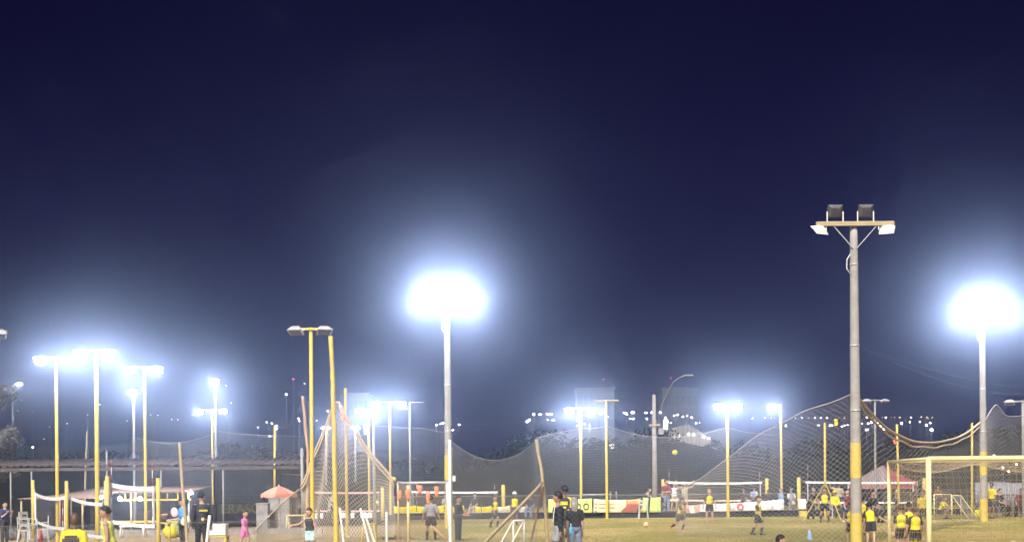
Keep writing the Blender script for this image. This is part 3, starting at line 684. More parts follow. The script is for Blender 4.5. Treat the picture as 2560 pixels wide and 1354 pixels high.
volley((1658, 1197, 73), (1917, 1194, 73), (1668, 1202, 73), (1905, 1203, 73), 0.95, 'volleyball net with white tape behind the white banner, left of two', postr=(0.10, 0.10), sagv=0.05, ants=(0.02, 0.975), antz=0.8, lowm=BANDY, bw=0.11, side_w=0.2, sides=(False, True))
volley((1997, 1192, 68), (2311, 1194, 68), (2014, 1202, 68), (2287, 1203, 68), 1.0, 'volleyball net with white tape crossing behind the nearest mast', postr=(0.10, 0.10), sagv=0.02, ants=(0.02,), antz=0.8, bw=0.10, side_w=0.2)
volley((1024, 1215, 70), (1258, 1211, 70), (1029, 1226, 70), (1244, 1227, 70), 1.08, 'volleyball net with white tape behind the bib-hung goal and the blazing mast', postr=(0.08, 0.10), sagv=0.03, ants=(0.06, 0.965), antz=0.6, bw=0.10, side_w=0.15, posts=(False, True))
volley((782, 1222, 66), (956, 1217, 66), (784, 1227, 66), (948, 1227, 66), 0.9, 'volleyball net with faded pink tape seen through the peaked net', bandm=BANDP, postr=(0.06, 0.09), sagv=0.03, bw=0.10)

# ------------------------------------------------------------------ goals
def frame_bar(t, nm, a, b, r, m_, parent=None):
    g = MB(); g.tube([a, b], r, 12); return g.build(nm, m_, parent or t)
def big_goal():
    F = at(2321, 1146, 27.5); Rr = at(2222, 1153, 31.2); 
    org = Vector((F.x, F.y, 0)); t = thing('football_goal', org, 'big cream football goal with boxed net at the right edge', 'football goal')
    W = 6.2; f0 = F-org; r0 = Rr-org; wv = Vector((1, -0.06, 0)).normalized()*W
    f1 = f0+wv; r1 = r0+wv; 
    dn = lambda p, z=-0.1: Vector((p.x, p.y, z))
    frame_bar(t, 'goalpost', dn(f0), f0, 0.055, CREAM); frame_bar(t, 'goalpost', dn(f1), f1, 0.055, CREAM)
    frame_bar(t, 'crossbar', f0, f1, 0.052, CREAM)
    for a, b in ((dn(r0), r0), (dn(r1), r1)): frame_bar(t, 'rear_post', a, b, 0.042, CREAM)
    frame_bar(t, 'rear_crossbar', r0, r1, 0.036, CREAM)
    frame_bar(t, 'side_bar', f0, r0, 0.034, CREAM); frame_bar(t, 'side_bar', f1, r1, 0.034, CREAM)
    def side(u, v): return f0.lerp(r0, u).lerp(dn(f0, 0.02).lerp(dn(r0, 0.02), u), v)+Vector((0.05*math.sin(v*9+u*5), 0, -0.05*math.sin(u*3.1)*(1-v)))
    def back(u, v): return r0.lerp(r1, u).lerp(dn(r0, 0.02).lerp(dn(r1, 0.02), u), v)+Vector((0, -0.5*math.sin(math.pi*v)*0.5, -0.1*abs(math.sin(u*7))*(1-v)))
    def roof(u, v): return f0.lerp(f1, u).lerp(r0.lerp(r1, u), v)+Vector((0, 0, -0.28*math.sin(math.pi*v)*(0.7+0.3*math.sin(u*20))))
    net_mesh(side, 18, 14, 0.003, False).build('side_net', CORDT, t)
    net_mesh(back, 44, 16, 0.003, False).build('back_net', CORDT, t)
    net_mesh(roof, 34, 12, 0.003, True).build('roof_net', CORDT, t)
big_goal()
def bib_goal():
    D = 43; L, Rp = at(1020, 1206, D), at(1119, 1207, D); z = 1.75
    org = Vector(((L.x+Rp.x)/2, D, 0)); t = thing('training_goal', org, 'cream training goal hung with orange bibs beside the blazing mast', 'football goal', 'small goals')
    zt = L.z; w = (Rp.x-L.x)/2; dn = 0
    frame_bar(t, 'goalpost', Vector((-w, 0, -0.1)), Vector((-w, 0, zt-0.08)), 0.045, CREAM)
    frame_bar(t, 'goalpost', Vector((w+0.05, 0, -0.1)), Vector((w, 0, zt)), 0.045, WHITE)
    frame_bar(t, 'crossbar', Vector((-w-0.02, 0, zt)), Vector((w, 0, zt)), 0.04, SILV)
    b = Vector((-w-0.42, 1.2, zt+0.02))
    frame_bar(t, 'top_side_bar', Vector((-w, 0, zt)), b, 0.03, SILV)
    frame_bar(t, 'rear_post', Vector((b.x, b.y, -0.1)), b, 0.03, CREAM)
    frame_bar(t, 'ground_bar', Vector((-w, 0, 0.03)), Vector((w, 0, 0.03)), 0.03, GREYP)
    frame_bar(t, 'rear_stay', Vector((w*0.2, 0.3, 0.5)), Vector((w, 0.2, 0.02)), 0.04, WOODO)
    def S(u, v):
        p = Vector((-w, 0, zt)).lerp(b, u); q = Vector((-w, 0.1, 0.02)).lerp(Vector((b.x-0.1, b.y, 0.02)), u); return p.lerp(q, v)
    net_mesh(S, 9, 12, 0.004, True).build('side_net', CORDT, t)
    def Sb(u, v):
        p = b.lerp(Vector((w, 1.2, zt)), u); q = Vector((b.x, 1.4, 0.02)).lerp(Vector((w, 1.4, 0.02)), u); return p.lerp(q, v)+Vector((0.04*math.sin(v*12), 0, -0.15*math.sin(u*math.pi)*(1-v)))
    net_mesh(Sb, 16, 14, 0.004, True).build('back_net', CORDT, t)
bib_goal()
for px, py, w, h, lb in ((998, 1225, 0.15, 0.30, 'leftmost orange bib hanging in the training goal'), (1020, 1221, 0.16, 0.34, 'orange bib tied to the left post of the training goal'),
                   (1049, 1212, 0.17, 0.26, 'orange bib at the middle of the training goal crossbar'), (1070, 1228, 0.13, 0.40, 'long narrow orange bib above the person in grey'),
                   (1091, 1215, 0.14, 0.34, 'orange bib nearest the white post of the training goal')):
    rag(px, py, 42.9, w, h, lb)
def tube_goal(px0, px1, pyt, D, label, m_, slant, net=True, r=0.03, lean=1.0):
    A, B = at(px0, pyt, D), at(px1, pyt, D); org = Vector(((A.x+B.x)/2, D, 0)); t = thing('mini_goal', org, label, 'football goal', 'small goals')
    w = (B.x-A.x)/2; z = (A.z+B.z)/2
    frame_bar(t, 'goalpost', Vector((-w, 0, 0)), Vector((-w, 0, z)), r, m_); frame_bar(t, 'goalpost', Vector((w, 0, 0)), Vector((w, 0, z)), r, m_)
    frame_bar(t, 'crossbar', Vector((-w, 0, z)), Vector((w, 0, z)), r, m_)
    for s_ in (-1, 1):
        frame_bar(t, 'slanting_stay', Vector((s_*w, 0, z)), Vector((s_*w+slant, lean, 0.03)), r*0.8, m_)
        frame_bar(t, 'ground_bar', Vector((s_*w, 0, 0.03)), Vector((s_*w+slant, lean, 0.03)), r*0.8, m_)
    frame_bar(t, 'rear_ground_bar', Vector((-w+slant, lean, 0.03)), Vector((w+slant, lean, 0.03)), r*0.8, m_)
    if net:
        def S(u, v): return Vector((-w, 0, z)).lerp(Vector((w, 0, z)), u).lerp(Vector((-w+slant, lean, 0.03)).lerp(Vector((w+slant, lean, 0.03)), u), v)+Vector((0, 0, -0.12*math.sin(math.pi*v)))
        net_mesh(S, 9, 9, 0.004, True).build('back_net', CORD, t)
tube_goal(1283, 1310, 1300, 41, 'small white tube goal standing under the slanting brace', WHITE, -0.42, False, 0.028, -0.5)
g_ = tube_goal(2335, 2378, 1235, 60, 'left half of the pale mini goals by the corrugated fence', CREAM, 0.35, True, 0.022, 1.0)
g_ = tube_goal(2380, 2402, 1237, 59, 'right half of the pale mini goals, its frame slanting right', CREAM, 0.45, True, 0.022, -0.9)

# ------------------------------------------------------------------ near chain-link fence
def chain_link():
    D = 20.0; t = thing('chain_link_fence', gnd(700, D), 'wire chain-link fence across the foreground at lower left', 'fence'); o = t.location
    T = poly([at(-40, 1312, D), at(100, 1316, D), at(420, 1306, D), at(800, 1298, D), at(1150, 1286, D), at(1380, 1262, D), at(1462, 1264, D)])
    def S(u, v):
        a = T(u); b = Vector((a.x, a.y, 0.05)); return a.lerp(b, v)-Vector(o)
    net_mesh(S, 128, 22, 0.0012, True).build('wire_mesh', WIRE, t)
    g = MB(); g.tube([S(i/30, 0) for i in range(31)], 0.003, 5); g.build('top_wire', WIRE, t)
chain_link()
# ------------------------------------------------------------------ banner fence on the far touchline
def txt(s_, loc, size, m_, parent, name='lettering', rz=0.0, ext=0.004, bold=0.0):
    c = bpy.data.curves.new(name, 'FONT'); c.body = s_; c.size = size; c.extrude = ext; c.align_x = 'CENTER'; c.align_y = 'CENTER'; c.offset = bold
    o = bpy.data.objects.new(name, c); col.objects.link(o); o.data.materials.append(m_); o.location = loc; o.rotation_euler = (R(90), 0, rz)
    o.parent = parent
    me = bpy.data.meshes.new_from_object(o); n_ = bpy.data.objects.new(name, me); col.objects.link(n_)
    n_.location = loc; n_.rotation_euler = (R(90), 0, rz); n_.parent = parent; bpy.data.objects.remove(o); n_.name = name; return n_
VIN = 0.75
LIME = mat('banner_lime', (0.76, 0.80, 0.24), 0.55, 0.05, 1.5)
PALE = mat('banner_cream', (0.74, 0.70, 0.44), 0.55, 0.06, 1.2)
BWHT = mat('banner_white', (0.78, 0.77, 0.76), 0.55, 0.04, 1.2)
GREEN = mat('banner_green', (0.58, 0.70, 0.22), 0.55, 0.08, 1.2)
INK = mat('ink_dark', (0.06, 0.08, 0.05), 0.6); INKR = mat('ink_red', (0.70, 0.12, 0.10), 0.6); INKP = mat('ink_pink', (0.62, 0.36, 0.36), 0.6)
INKO = mat('ink_orange', (0.80, 0.42, 0.18), 0.6, 0.2, 3.0); INKB = mat('ink_brown', (0.42, 0.15, 0.10), 0.6, 0.3, 4.0)
FD = 66.0
def sheet(px0, px1, y0a, y0b, y1a, y1b, m_, label, D=FD, group='banners on the far fence', ripple=0.03):
    a, b = at(px0, y0a, D), at(px1, y0b, D); c, d = at(px0, y1a, D), at(px1, y1b, D)
    org = Vector(((a.x+b.x)/2, D, (c.z+d.z)/2)); n, k = 16, 6
    t = thing('banner', org, label, 'banner', group)
    g = MB(); vs = []
    for j in range(k+1):
        for i in range(n+1):
            p = a.lerp(b, i/n).lerp(c.lerp(d, i/n), j/k)-org
            p.y += ripple*math.sin(i*1.3+j*0.5)*0.5; p.z -= ripple*1.2*math.sin(math.pi*i/n)*(1-j/k)
            vs.append(p)
    g.add(vs, [(j*(n+1)+i, j*(n+1)+i+1, (j+1)*(n+1)+i+1, (j+1)*(n+1)+i) for j in range(k) for i in range(n)], True)
    o = g.build('banner_cloth', m_, t); o.modifiers.new('thick', 'SOLIDIFY').thickness = 0.01
    return t, org
def flat(t, org, pts, m_, D, off, name):
    g = MB(); P_ = [at(x, y, D)-org for x, y in pts]
    vs = [p+Vector((0, -off, 0)) for p in P_]+[p+Vector((0, -off+0.008, 0)) for p in P_]; n = len(pts)
    g.add(vs, [tuple(range(n)), tuple(range(2*n-1, n-1, -1))]+[(i, i+n, (i+1) % n+n, (i+1) % n) for i in range(n)])
    return g.build(name, m_, t)
def ring_letter(t, org, px, py, D, w, h, th, m_, name='letter'):
    c = at(px, py, D)-org; g = MB()
    rr_ = w*0.28; pts = []
    for cx, cz, a0 in ((w/2-rr_, h/2-rr_, 0), (-w/2+rr_, h/2-rr_, 90), (-w/2+rr_, -h/2+rr_, 180), (w/2-rr_, -h/2+rr_, 270)):
        for k in range(4): a = R(a0+30*k); pts.append(Vector((cx+rr_*math.cos(a), 0, cz+rr_*math.sin(a))))
    inner = [Vector((p.x*(1-2*th/w), 0, p.z*(1-2*th/h))) for p in pts]; n = len(pts); o = c+Vector((0, -0.05, 0))
    g.add([p+o for p in pts]+[p+o for p in inner], [(i, (i+1) % n, (i+1) % n+n, i+n) for i in range(n)])
    ob = g.build(name, m_, t); ob.modifiers.new('thick', 'SOLIDIFY').thickness = 0.006
    return ob
t, o = sheet(1371, 1480, 1247, 1245, 1281, 1281, LIME, 'lime green banner with square dark letters behind the couple in black')
ring_letter(t, o, 1445, 1265, FD, 0.26, 0.30, 0.045, INK); ol = ring_letter(t, o, 1465, 1265, FD, 0.26, 0.30, 0.045, INK)
flat(t, o, [(1463, 1252), (1468, 1249), (1468, 1252)], INK, FD, 0.055, 'accent')
t, o = sheet(1484, 1565, 1246, 1248, 1281, 1280, PALE, 'cream banner with small round icons, next to the lime one')
for y in (1258, 1267, 1278):
    g = MB(); g.ball(at(1489, y, FD)-o+Vector((0, -0.05, 0)), 0.05, 10, 6, (1, 0.15, 1)); g.build('round_icon', INK if y > 1270 else INKP, t)
    flat(t, o, [(1496, y+1), (1538, y+1), (1538, y-1), (1496, y-1)], mat('ink_faint', (0.62, 0.58, 0.34), 0.6), FD, 0.05, 'faint_line')
t, o = sheet(1566, 1605, 1248, 1244, 1280, 1280, INKO, 'orange food picture banner beside the crouching player', ripple=0.02)
flat(t, o, [(1552, 1276), (1568, 1262), (1590, 1260), (1602, 1268), (1600, 1279), (1556, 1280)], INKB, FD, 0.04, 'picture_patch')
flat(t, o, [(1566, 1261), (1603, 1262), (1604, 1258), (1568, 1258)], INKR, FD, 0.05, 'picture_stripe')
t, o = sheet(1606, 1652, 1243, 1241, 1280, 1280, GREEN, 'green banner with dark slanting stripes left of the net post', ripple=0.02)
flat(t, o, [(1590, 1280), (1602, 1244), (1608, 1244), (1600, 1280)], INK, FD, 0.05, 'slanting_stripe'); flat(t, o, [(1618, 1280), (1621, 1242), (1626, 1242), (1623, 1280)], INK, FD, 0.05, 'slanting_stripe')
t, o = sheet(1714, 1748, 1262, 1260, 1282, 1281, mat('banner_salmon', (0.74, 0.36, 0.30), 0.6, 0.1, 2.0), 'pale red end panel of the white banner behind the running boy', ripple=0.01)
flat(t, o, [(1726, 1282), (1722, 1268), (1732, 1262), (1738, 1281)], BWHT, FD, 0.05, 'white_figure')
t, o = sheet(1749, 1960, 1260, 1247, 1279, 1274, BWHT, 'long white banner with faint red lettering across the middle court')
txt('DA', at(1828, 1272, FD)-o+Vector((0, -0.06, 0)), 0.30, INKP, t); txt('LA', at(1926, 1268, FD)-o+Vector((0, -0.06, 0)), 0.30, INKP, t)
g = MB(); g.ball(at(1850, 1265, FD)-o+Vector((0, -0.06, 0)), 0.17, 14, 8, (1, 0.08, 1)); lg = g.build('round_logo', INKR, t)
g = MB(); g.ball(at(1851, 1268, FD)-o+Vector((0, -0.085, 0)), 0.07, 10, 6, (1, 0.1, 1.2)); g.build('logo_eye', BWHT, t)
t, o = sheet(1996, 2015, 1246, 1246, 1272, 1272, BWHT, 'small white and yellow notice panel by the net post left of the man in black', D=66, ripple=0.0)
g = MB(); c = at(2007, 1281, 66); g.box((0, 0, c.z-0.05), (0.42, 0.3, 0.32)); ob = g.build('yellow_crate', YELW); ob.location = (c.x, 65.8, 0); tag(ob, 'yellow painted block at the foot of the net post on the touchline', 'block')
# yellow advertising boards behind the training goal
for x0, x1, m_, lb in ((985, 1040, YP, 'yellow board left of the bib-hung goal'), (1042, 1110, YP, 'yellow board seen through the bib-hung goal'), (1112, 1160, YP, 'yellow board right of the blazing mast'), (1188, 1232, YP, 'dull yellow board behind the running boy near the net'), (1238, 1275, PALE, 'pale yellow board at the yellow net post'), (1296, 1322, BWHT, 'curled white banner scrap behind the slanting brace')):
    sheet(x0, x1, 1264, 1262, 1287, 1285, m_, lb, D=67, group='boards behind the training goal', ripple=0.05)
for px, lb in ((843, 'left'), (870, 'middle'), (915, 'right')):
    sheet(px-14, px+16, 1281, 1280, 1294, 1294, BWHT, f'small white placard behind the peaked net, {lb} of three', D=64, group='white placards behind the peaked net', ripple=0.01)
sheet(762, 808, 1282, 1281, 1296, 1295, BWHT, 'small white placard left of the lumpy trunk post', D=64, group='white placards behind the peaked net', ripple=0.01)
# the fence that carries them: posts, rails, dark wind-screen along the foot
t = thing('touchline_fence', gnd(1650, FD+0.1), 'low fence with thin dark posts and dark screen behind the pitch', 'fence'); o = Vector(t.location)
POSTD = mat('fence_post_dark', (0.09, 0.08, 0.08), 0.6, 0.2, 5.0); SCREEN = mat('dark_screen', (0.035, 0.035, 0.045), 0.9, 0.3, 1.5)
for px in list(range(1120, 2450, 84)):
    a = gnd(px, FD+0.1)-o; g = MB(); g.tube([a-Vector((0, 0, 0.1)), a+Vector((0, 0, 1.15))], 0.022, 6); g.build('post', POSTD, t)
for z in (0.32, 1.12):
    g = MB(); g.tube([gnd(985, FD+0.1, z)-o, gnd(2450, FD+0.1, z)-o], 0.018, 6); g.build('rail', GREYP, t)
g = MB(); a, b = gnd(985, FD+0.16)-o, gnd(2450, FD+0.16)-o; g.add([a, b, b+Vector((0, 0, 0.31)), a+Vector((0, 0, 0.31)), a+Vector((0, .03, 0)), b+Vector((0, .03, 0)), b+Vector((0, .03, 0.31)), a+Vector((0, .03, 0.31))], [(0, 1, 2, 3), (7, 6, 5, 4), (0, 4, 5, 1), (3, 2, 6, 7), (0, 3, 7, 4), (1, 5, 6, 2)])
g.build('foot_screen', SCREEN, t)
def Sf(u, v): return (a.lerp(b, u)+Vector((0, 0, 1.12))).lerp(a.lerp(b, u)+Vector((0, 0, 0.32)), v)
net_mesh(Sf, 190, 7, 0.003, True).build('wire_mesh', WIRE, t)
g = MB(); hz_ = gnd(2550, 62); t = thing('hand_rail', gnd(1500, 70), 'short grey rail behind the cream banner', 'rail')
for x in (-1.0, 0.55, 0.85):
    g = MB(); g.tube([(x, 0, 0), (x, 0, 1.25)], 0.035, 6); g.build('post', GREYP, t)
g = MB(); g.tube([(-1.0, 0, 1.1), (0.6, 0, 1.1)], 0.03, 6); g.build('rail', STEEL, t)

# ------------------------------------------------------------------ corrugated fence, tent, drum at the right
def corr(t, x0, x1, y, z0, z1, m_, wl=0.22, amp=0.03, sheetw=0.9, name='metal_sheet', slope=None):
    x = x0; k = 0
    while x < x1-0.05:
        xe = min(x+sheetw, x1); n = max(2, int((xe-x)/wl*8)); g = MB(); vs = []
        for i in range(n+1):
            xx = x+(xe-x)*i/n; c_ = amp*math.sin(2*math.pi*xx/wl)
            if slope: vs += [Vector((xx, y, z0+c_)), Vector((xx, y+slope, z1+c_))]
            else: vs += [Vector((xx, y+c_+0.006*(k % 2), z0)), Vector((xx, y+c_+0.006*(k % 2), z1+0.02*math.sin(k*2.1)))]
        g.add(vs, [(2*i, 2*i+2, 2*i+3, 2*i+1) for i in range(n)], True)
        o_ = g.build(name, m_, t); o_.modifiers.new('thick', 'SOLIDIFY').thickness = 0.004
        x = xe; k += 1
t = thing('corrugated_fence', gnd(2500, 67), 'ribbed white metal fence behind the seated people at the right edge', 'fence')
corr(t, -1.25, 2.4, 0, 0.05, 1.55, mat('corrugated_metal', (0.36, 0.36, 0.39), 0.5, 0.15, 3.0, metal=0.2), wl=0.24, amp=0.09, sheetw=0.85)
g = MB(); g.tube([(-1.25, -0.1, 0.95), (2.4, -0.1, 0.95)], 0.02, 6); g.build('rail', DARKM, t)
t = thing('yellow_drum', gnd(2446, 62.5), 'squat yellow drum at the foot of the lit right mast', 'drum')
g = MB(); g.lathe([(0.13, 0.0), (0.17, 0.03), (0.175, 0.17), (0.17, 0.33), (0.14, 0.36), (0.02, 0.365)], n=16); g.build('body', YP, t)
g = MB(); g.lathe([(0.06, 0.36), (0.07, 0.38), (0.05, 0.40)], n=12); g.build('lid', DARKM, t)
def tent():
    D = 76; L, Rr = at(2150, 1203, D), at(2306, 1203, D); ap = at(2198, 1168, D)
    w = (Rr.x-L.x)/2; cx = (L.x+Rr.x)/2; t = thing('canopy_tent', (cx-0.1, D+w*0.8, 0), 'red and white peaked canopy tent behind the big goal', 'tent', None, R(38))
    RED = mat('tent_red', (0.46, 0.10, 0.14), 0.7, 0.12, 2.0); WHI = mat('tent_white', (0.36, 0.29, 0.28), 0.7, 0.08, 2.0)
    ze = L.z; zp = ap.z; axp = Vector((0, 0, zp+0.15)); w *= 0.78; dp = w
    cs = [Vector((-w, -dp, ze)), Vector((w, -dp, ze)), Vector((w, dp, ze)), Vector((-w, dp, ze))]
    for i in range(4):
        a, b = cs[i], cs[(i+1) % 4]; g = MB(); n = 6; vs = []
        for j in range(n+1):
            for k in range(n+1):
                p = a.lerp(b, k/n).lerp(axp, j/n); p.z -= 0.10*math.sin(math.pi*j/n)*(1-j/n); vs.append(p)
        g.add(vs, [(j*(n+1)+k, j*(n+1)+k+1, (j+1)*(n+1)+k+1, (j+1)*(n+1)+k) for j in range(n) for k in range(n)], True)
        cp = g.build('canopy_panel', RED if i in (0, 2) else WHI, t); cp.modifiers.new('thick', 'SOLIDIFY').thickness = 0.01
        g = MB(); g.add([a, b, b-Vector((0, 0, 0.42)), a-Vector((0, 0, 0.42))], [(0, 1, 2, 3)]); v_ = g.build('valance', RED if i in (0, 2) else mat('tent_rose', (0.50, 0.26, 0.26), 0.7, 0.1, 2.0), t); v_.modifiers.new('thick', 'SOLIDIFY').thickness = 0.01
    for c_ in cs:
        g = MB(); g.tube([Vector((c_.x, c_.y, 0)), c_], 0.03, 6); g.build('leg', SILV, t)
    g = MB(); a, b = cs[0], axp; vs = []
    for k in range(7):
        p = a.lerp(b, k/6); p.z += 0.02-0.10*math.sin(math.pi*k/6)*(1-k/6); vs += [p+Vector((-0.02, -0.03, 0)), p+Vector((0.30*(1-k/6)+0.03, -0.03, 0.0))]
    g.add(vs, [(2*k, 2*k+1, 2*k+3, 2*k+2) for k in range(6)]); g.build('white_stripe', WHI, t)
tent()
# plastic chairs
PLAS = mat('white_plastic', (0.50, 0.50, 0.49), 0.4, 0.05, 4.0)
def chair(loc, rz, label, m_=None, group='white plastic chairs'):
    t = thing('plastic_chair', loc, label, 'chair', group, rz); m_ = m_ or PLAS
    g = MB(); g.box((0, 0, 0.43), (0.42, 0.42, 0.03)); g.build('seat', m_, t)
    g = MB(); g.box((0, 0.21, 0.68), (0.40, 0.025, 0.10)); g.box((0, 0.22, 0.84), (0.40, 0.025, 0.10))
    for x in (-0.19, 0.19): g.bar((x, 0.205, 0.43), (x, 0.225, 0.88), 0.04, 0.03)
    g.build('backrest', m_, t)
    for x in (-1, 1):
        for y in (-1, 1):
            g = MB(); g.bar((x*0.18, y*0.18, 0.42), (x*0.22, y*0.22, 0), 0.045, 0.045); g.build('leg', m_, t)
        g = MB(); g.bar((x*0.2, -0.18, 0.64), (x*0.2, 0.2, 0.66), 0.045, 0.02); g.bar((x*0.2, -0.18, 0.43), (x*0.2, -0.18, 0.64), 0.03); g.build('armrest', m_, t)
    return t
chair(gnd(2087, 63), R(10), 'white plastic chair under the person in the yellow hood')
chair(gnd(2172, 57), R(-20), 'white plastic chair behind the nearest mast under the man in black')
chair(gnd(1650, 69), R(60), 'white plastic chair beside the net post of the middle court')
chair(gnd(1608, 64.8), R(180), 'white plastic chair at the fence by the crouching player')
for k, (px, py) in enumerate(((68, 0.0), (72, 0.16))):
    chair(gnd(px, 45)+Vector((0, 0, py)), R(70), ('lower', 'upper')[k]+' white plastic chair of the pair left of the first net post', group='stacked white chairs')
for k, px in enumerate((104,)):
    chair(gnd(px, 46)+Vector((0, 0, 0.2*k)), R(-70), 'white plastic chair behind the first net, near the red cone', group='stacked white chairs')
for px, lb in ((2500, 'left'), (2552, 'right')):
    chair(gnd(px, 63), R(0), f'dark chair by the corrugated fence, {lb} of two', DARKM, 'dark chairs by the corrugated fence')

# ------------------------------------------------------------------ long tiled roof on posts at the left
t = thing('long_shelter', gnd(400, 57), 'long low open shelter with wavy tiled roof across the left side', 'shelter'); o = Vector(t.location)
TILE = mat('dusty_roof_tile', (0.11, 0.09, 0.09), 0.9, 0.2, 3.0, bump=0.2, spec=0.1)
a, b = at(-60, 1152, 57), at(757, 1146, 57)
xa, xb = a.x-o.x, b.x-o.x
corr(t, xa, xb, -1.0, 2.66, 2.98, TILE, wl=0.29, amp=0.035, sheetw=0.87, name='roof_sheet', slope=2.4)
for y in (-0.9, 1.3):
    g = MB(); g.box(((xa+xb)/2, y, 2.52 if y < 0 else 2.88), (xb-xa, 0.08, 0.14)); g.build('eave_beam', mat('dark_timber', (0.12, 0.10, 0.09), 0.8, 0.2, 4.0), t)
for px in (30, 82, 270, 405, 560, 757):
    x = gx(px, 56.2)-o.x; g = MB(); g.tube([(x, -0.9, -0.1), (x, -0.9, 2.5 if px not in (270, 757) else 3.3)], 0.035 if px != 757 else 0.06, 8); g.build('post', GREYP, t)
for k in range(14):
    x = xa+(xb-xa)*k/13; g = MB(); g.bar((x, -0.95, 2.52), (x, 1.35, 2.90), 0.05, 0.08); g.build('rafter', MATS['dark_timber'], t)
# grey gate frame near the parasol
t = thing('gate_frame', gnd(740, 58), 'thin pale gate frame behind the red parasol', 'gate'); 
for x in (-0.62, 0.35):
    g = MB(); g.tube([(x, 0, 0), (x, 0, 2.35 if x > 0 else 2.6)], 0.03, 6); g.build('post', GREYP, t)
g = MB(); g.tube([(-0.62, 0, 2.25), (0.5, 0, 2.2)], 0.03, 6); g.build('top_bar', CREAM, t)
def Sg(u, v): return Vector((-0.6+0.95*u, 0, 2.2-2.1*v))
net_mesh(Sg, 14, 28, 0.003, True).build('wire_mesh', WIRE, t)

# ------------------------------------------------------------------ kiosk lean-to with bulbs
t = thing('kiosk_shelter', gnd(280, 55), 'low kiosk with pale pinkish roof and hanging bulbs at the left', 'kiosk'); o = Vector(t.location)
PINK = mat('pinkish_roof', (0.30, 0.21, 0.18), 0.85, 0.12, 2.5)
xl, xm, xr = gx(68, 54)-o.x, gx(262, 57)-o.x, gx(492, 54)-o.x
n = 12
for k in range(n):
    x0 = xl+(xr-xl)*k/n; x1 = xl+(xr-xl)*(k+1)/n
    rz_ = lambda x: 1.42+0.38*max(0, min(1, (x-xl)/(xm-xl)))
    g = MB(); vs = []
    for i in range(7):
        xx = x0+(x1-x0)*i/6; cc = 0.02*math.sin(xx*30)
        vs += [(xx, -2.0, (1.36 if xx < xm+1.2 else 1.58)+cc+0.0), (xx, 2.0, rz_(xx)+cc)]
    g.add(vs, [(2*i, 2*i+2, 2*i+3, 2*i+1) for i in range(6)], True); ro = g.build('roof_sheet', PINK, t); ro.modifiers.new('thick', 'SOLIDIFY').thickness = 0.012
for x in (xl+0.1, xl+1.6, xm+0.3, xm+2.2, xr-0.1):
    g = MB(); g.tube([(x, -1.9, 0), (x, -1.9, 1.34 if x < xm+1 else 1.56)], 0.04, 6); g.build('post', WOOD if x < xr-1 else GREYP, t)
g = MB(); g.bar((xm+1.8, -1.95, 1.28), (xr, -1.95, 1.28), 0.05, 0.06); g.build('lower_beam', YELW, t)
for k in range(7):
    x = xm+2.0+(xr-xm-2.1)*k/6; g = MB(); g.bar((x, -1.95, 1.3), (x, -1.95, 1.54), 0.035); g.build('truss_strut', YELW, t)
g = MB(); g.box(((xl+xm)/2, 1.0, 0.5), (xm-xl-0.6, 0.06, 1.0)); g.build('counter_panel', mat('kiosk_dark', (0.05, 0.05, 0.06), 0.8, 0.3, 2.0), t)
g = MB(); g.box(((xm+xr)/2+0.4, -1.2, 0.42), (xr-xm-0.8, 0.5, 0.06)); g.build('counter_top', YELW, t)
for k, (px, py, big) in enumerate(((252, 1243, 0.055), (300, 1246, 0.08), (350, 1246, 0.075), (478, 1231, 0.06))):
    c = at(px, py, 52.8); bt = thing('hanging_bulb', c, ('small bulb between the yellow pole and the net post', 'left of the two bright bulbs seen through the printed net', 'right of the two bright bulbs seen through the printed net', 'bulb at the right end of the kiosk roof')[k], 'bulb', 'kiosk bulbs')
    g = MB(); g.ball((0, 0, 0), big, 10, 8); g.build('glass', emit('kiosk_bulb', (1.0, 0.98, 0.93), 40.0), bt)
    g = MB(); g.tube([(0, 0, big), (0, 0, big+0.12)], 0.02, 6); g.build('socket', DARKM, bt)
    point('bulb_light', (0, -0.12, 0), 90, (1.0, 0.97, 0.9), 0.05, bt)
# painted letters on the low dark wall right of the kiosk
t = thing('lettered_wall', gnd(598, 62), 'dark low wall painted with big dull yellow letters', 'wall')
g = MB(); g.box((0.1, 0.12, 0.45), (2.9, 0.12, 0.9)); g.build('wall_panel', mat('wall_dark', (0.05, 0.05, 0.055), 0.85, 0.25, 2.0), t)
txt('ERASO', (0.1, 0.02, 0.68), 0.62, mat('dull_yellow_letters', (0.13, 0.12, 0.05), 0.7, 0.2, 4.0), t, bold=0.012)
t = thing('low_kerb', gnd(420, 51), 'low pale masonry ledge running behind the sand court', 'ledge')
g = MB(); g.box((0, 0.3, 0.09), (11.5, 0.3, 0.20)); g.build('ledge_body', mat('masonry', (0.33, 0.30, 0.27), 0.9, 0.2, 3.0), t)

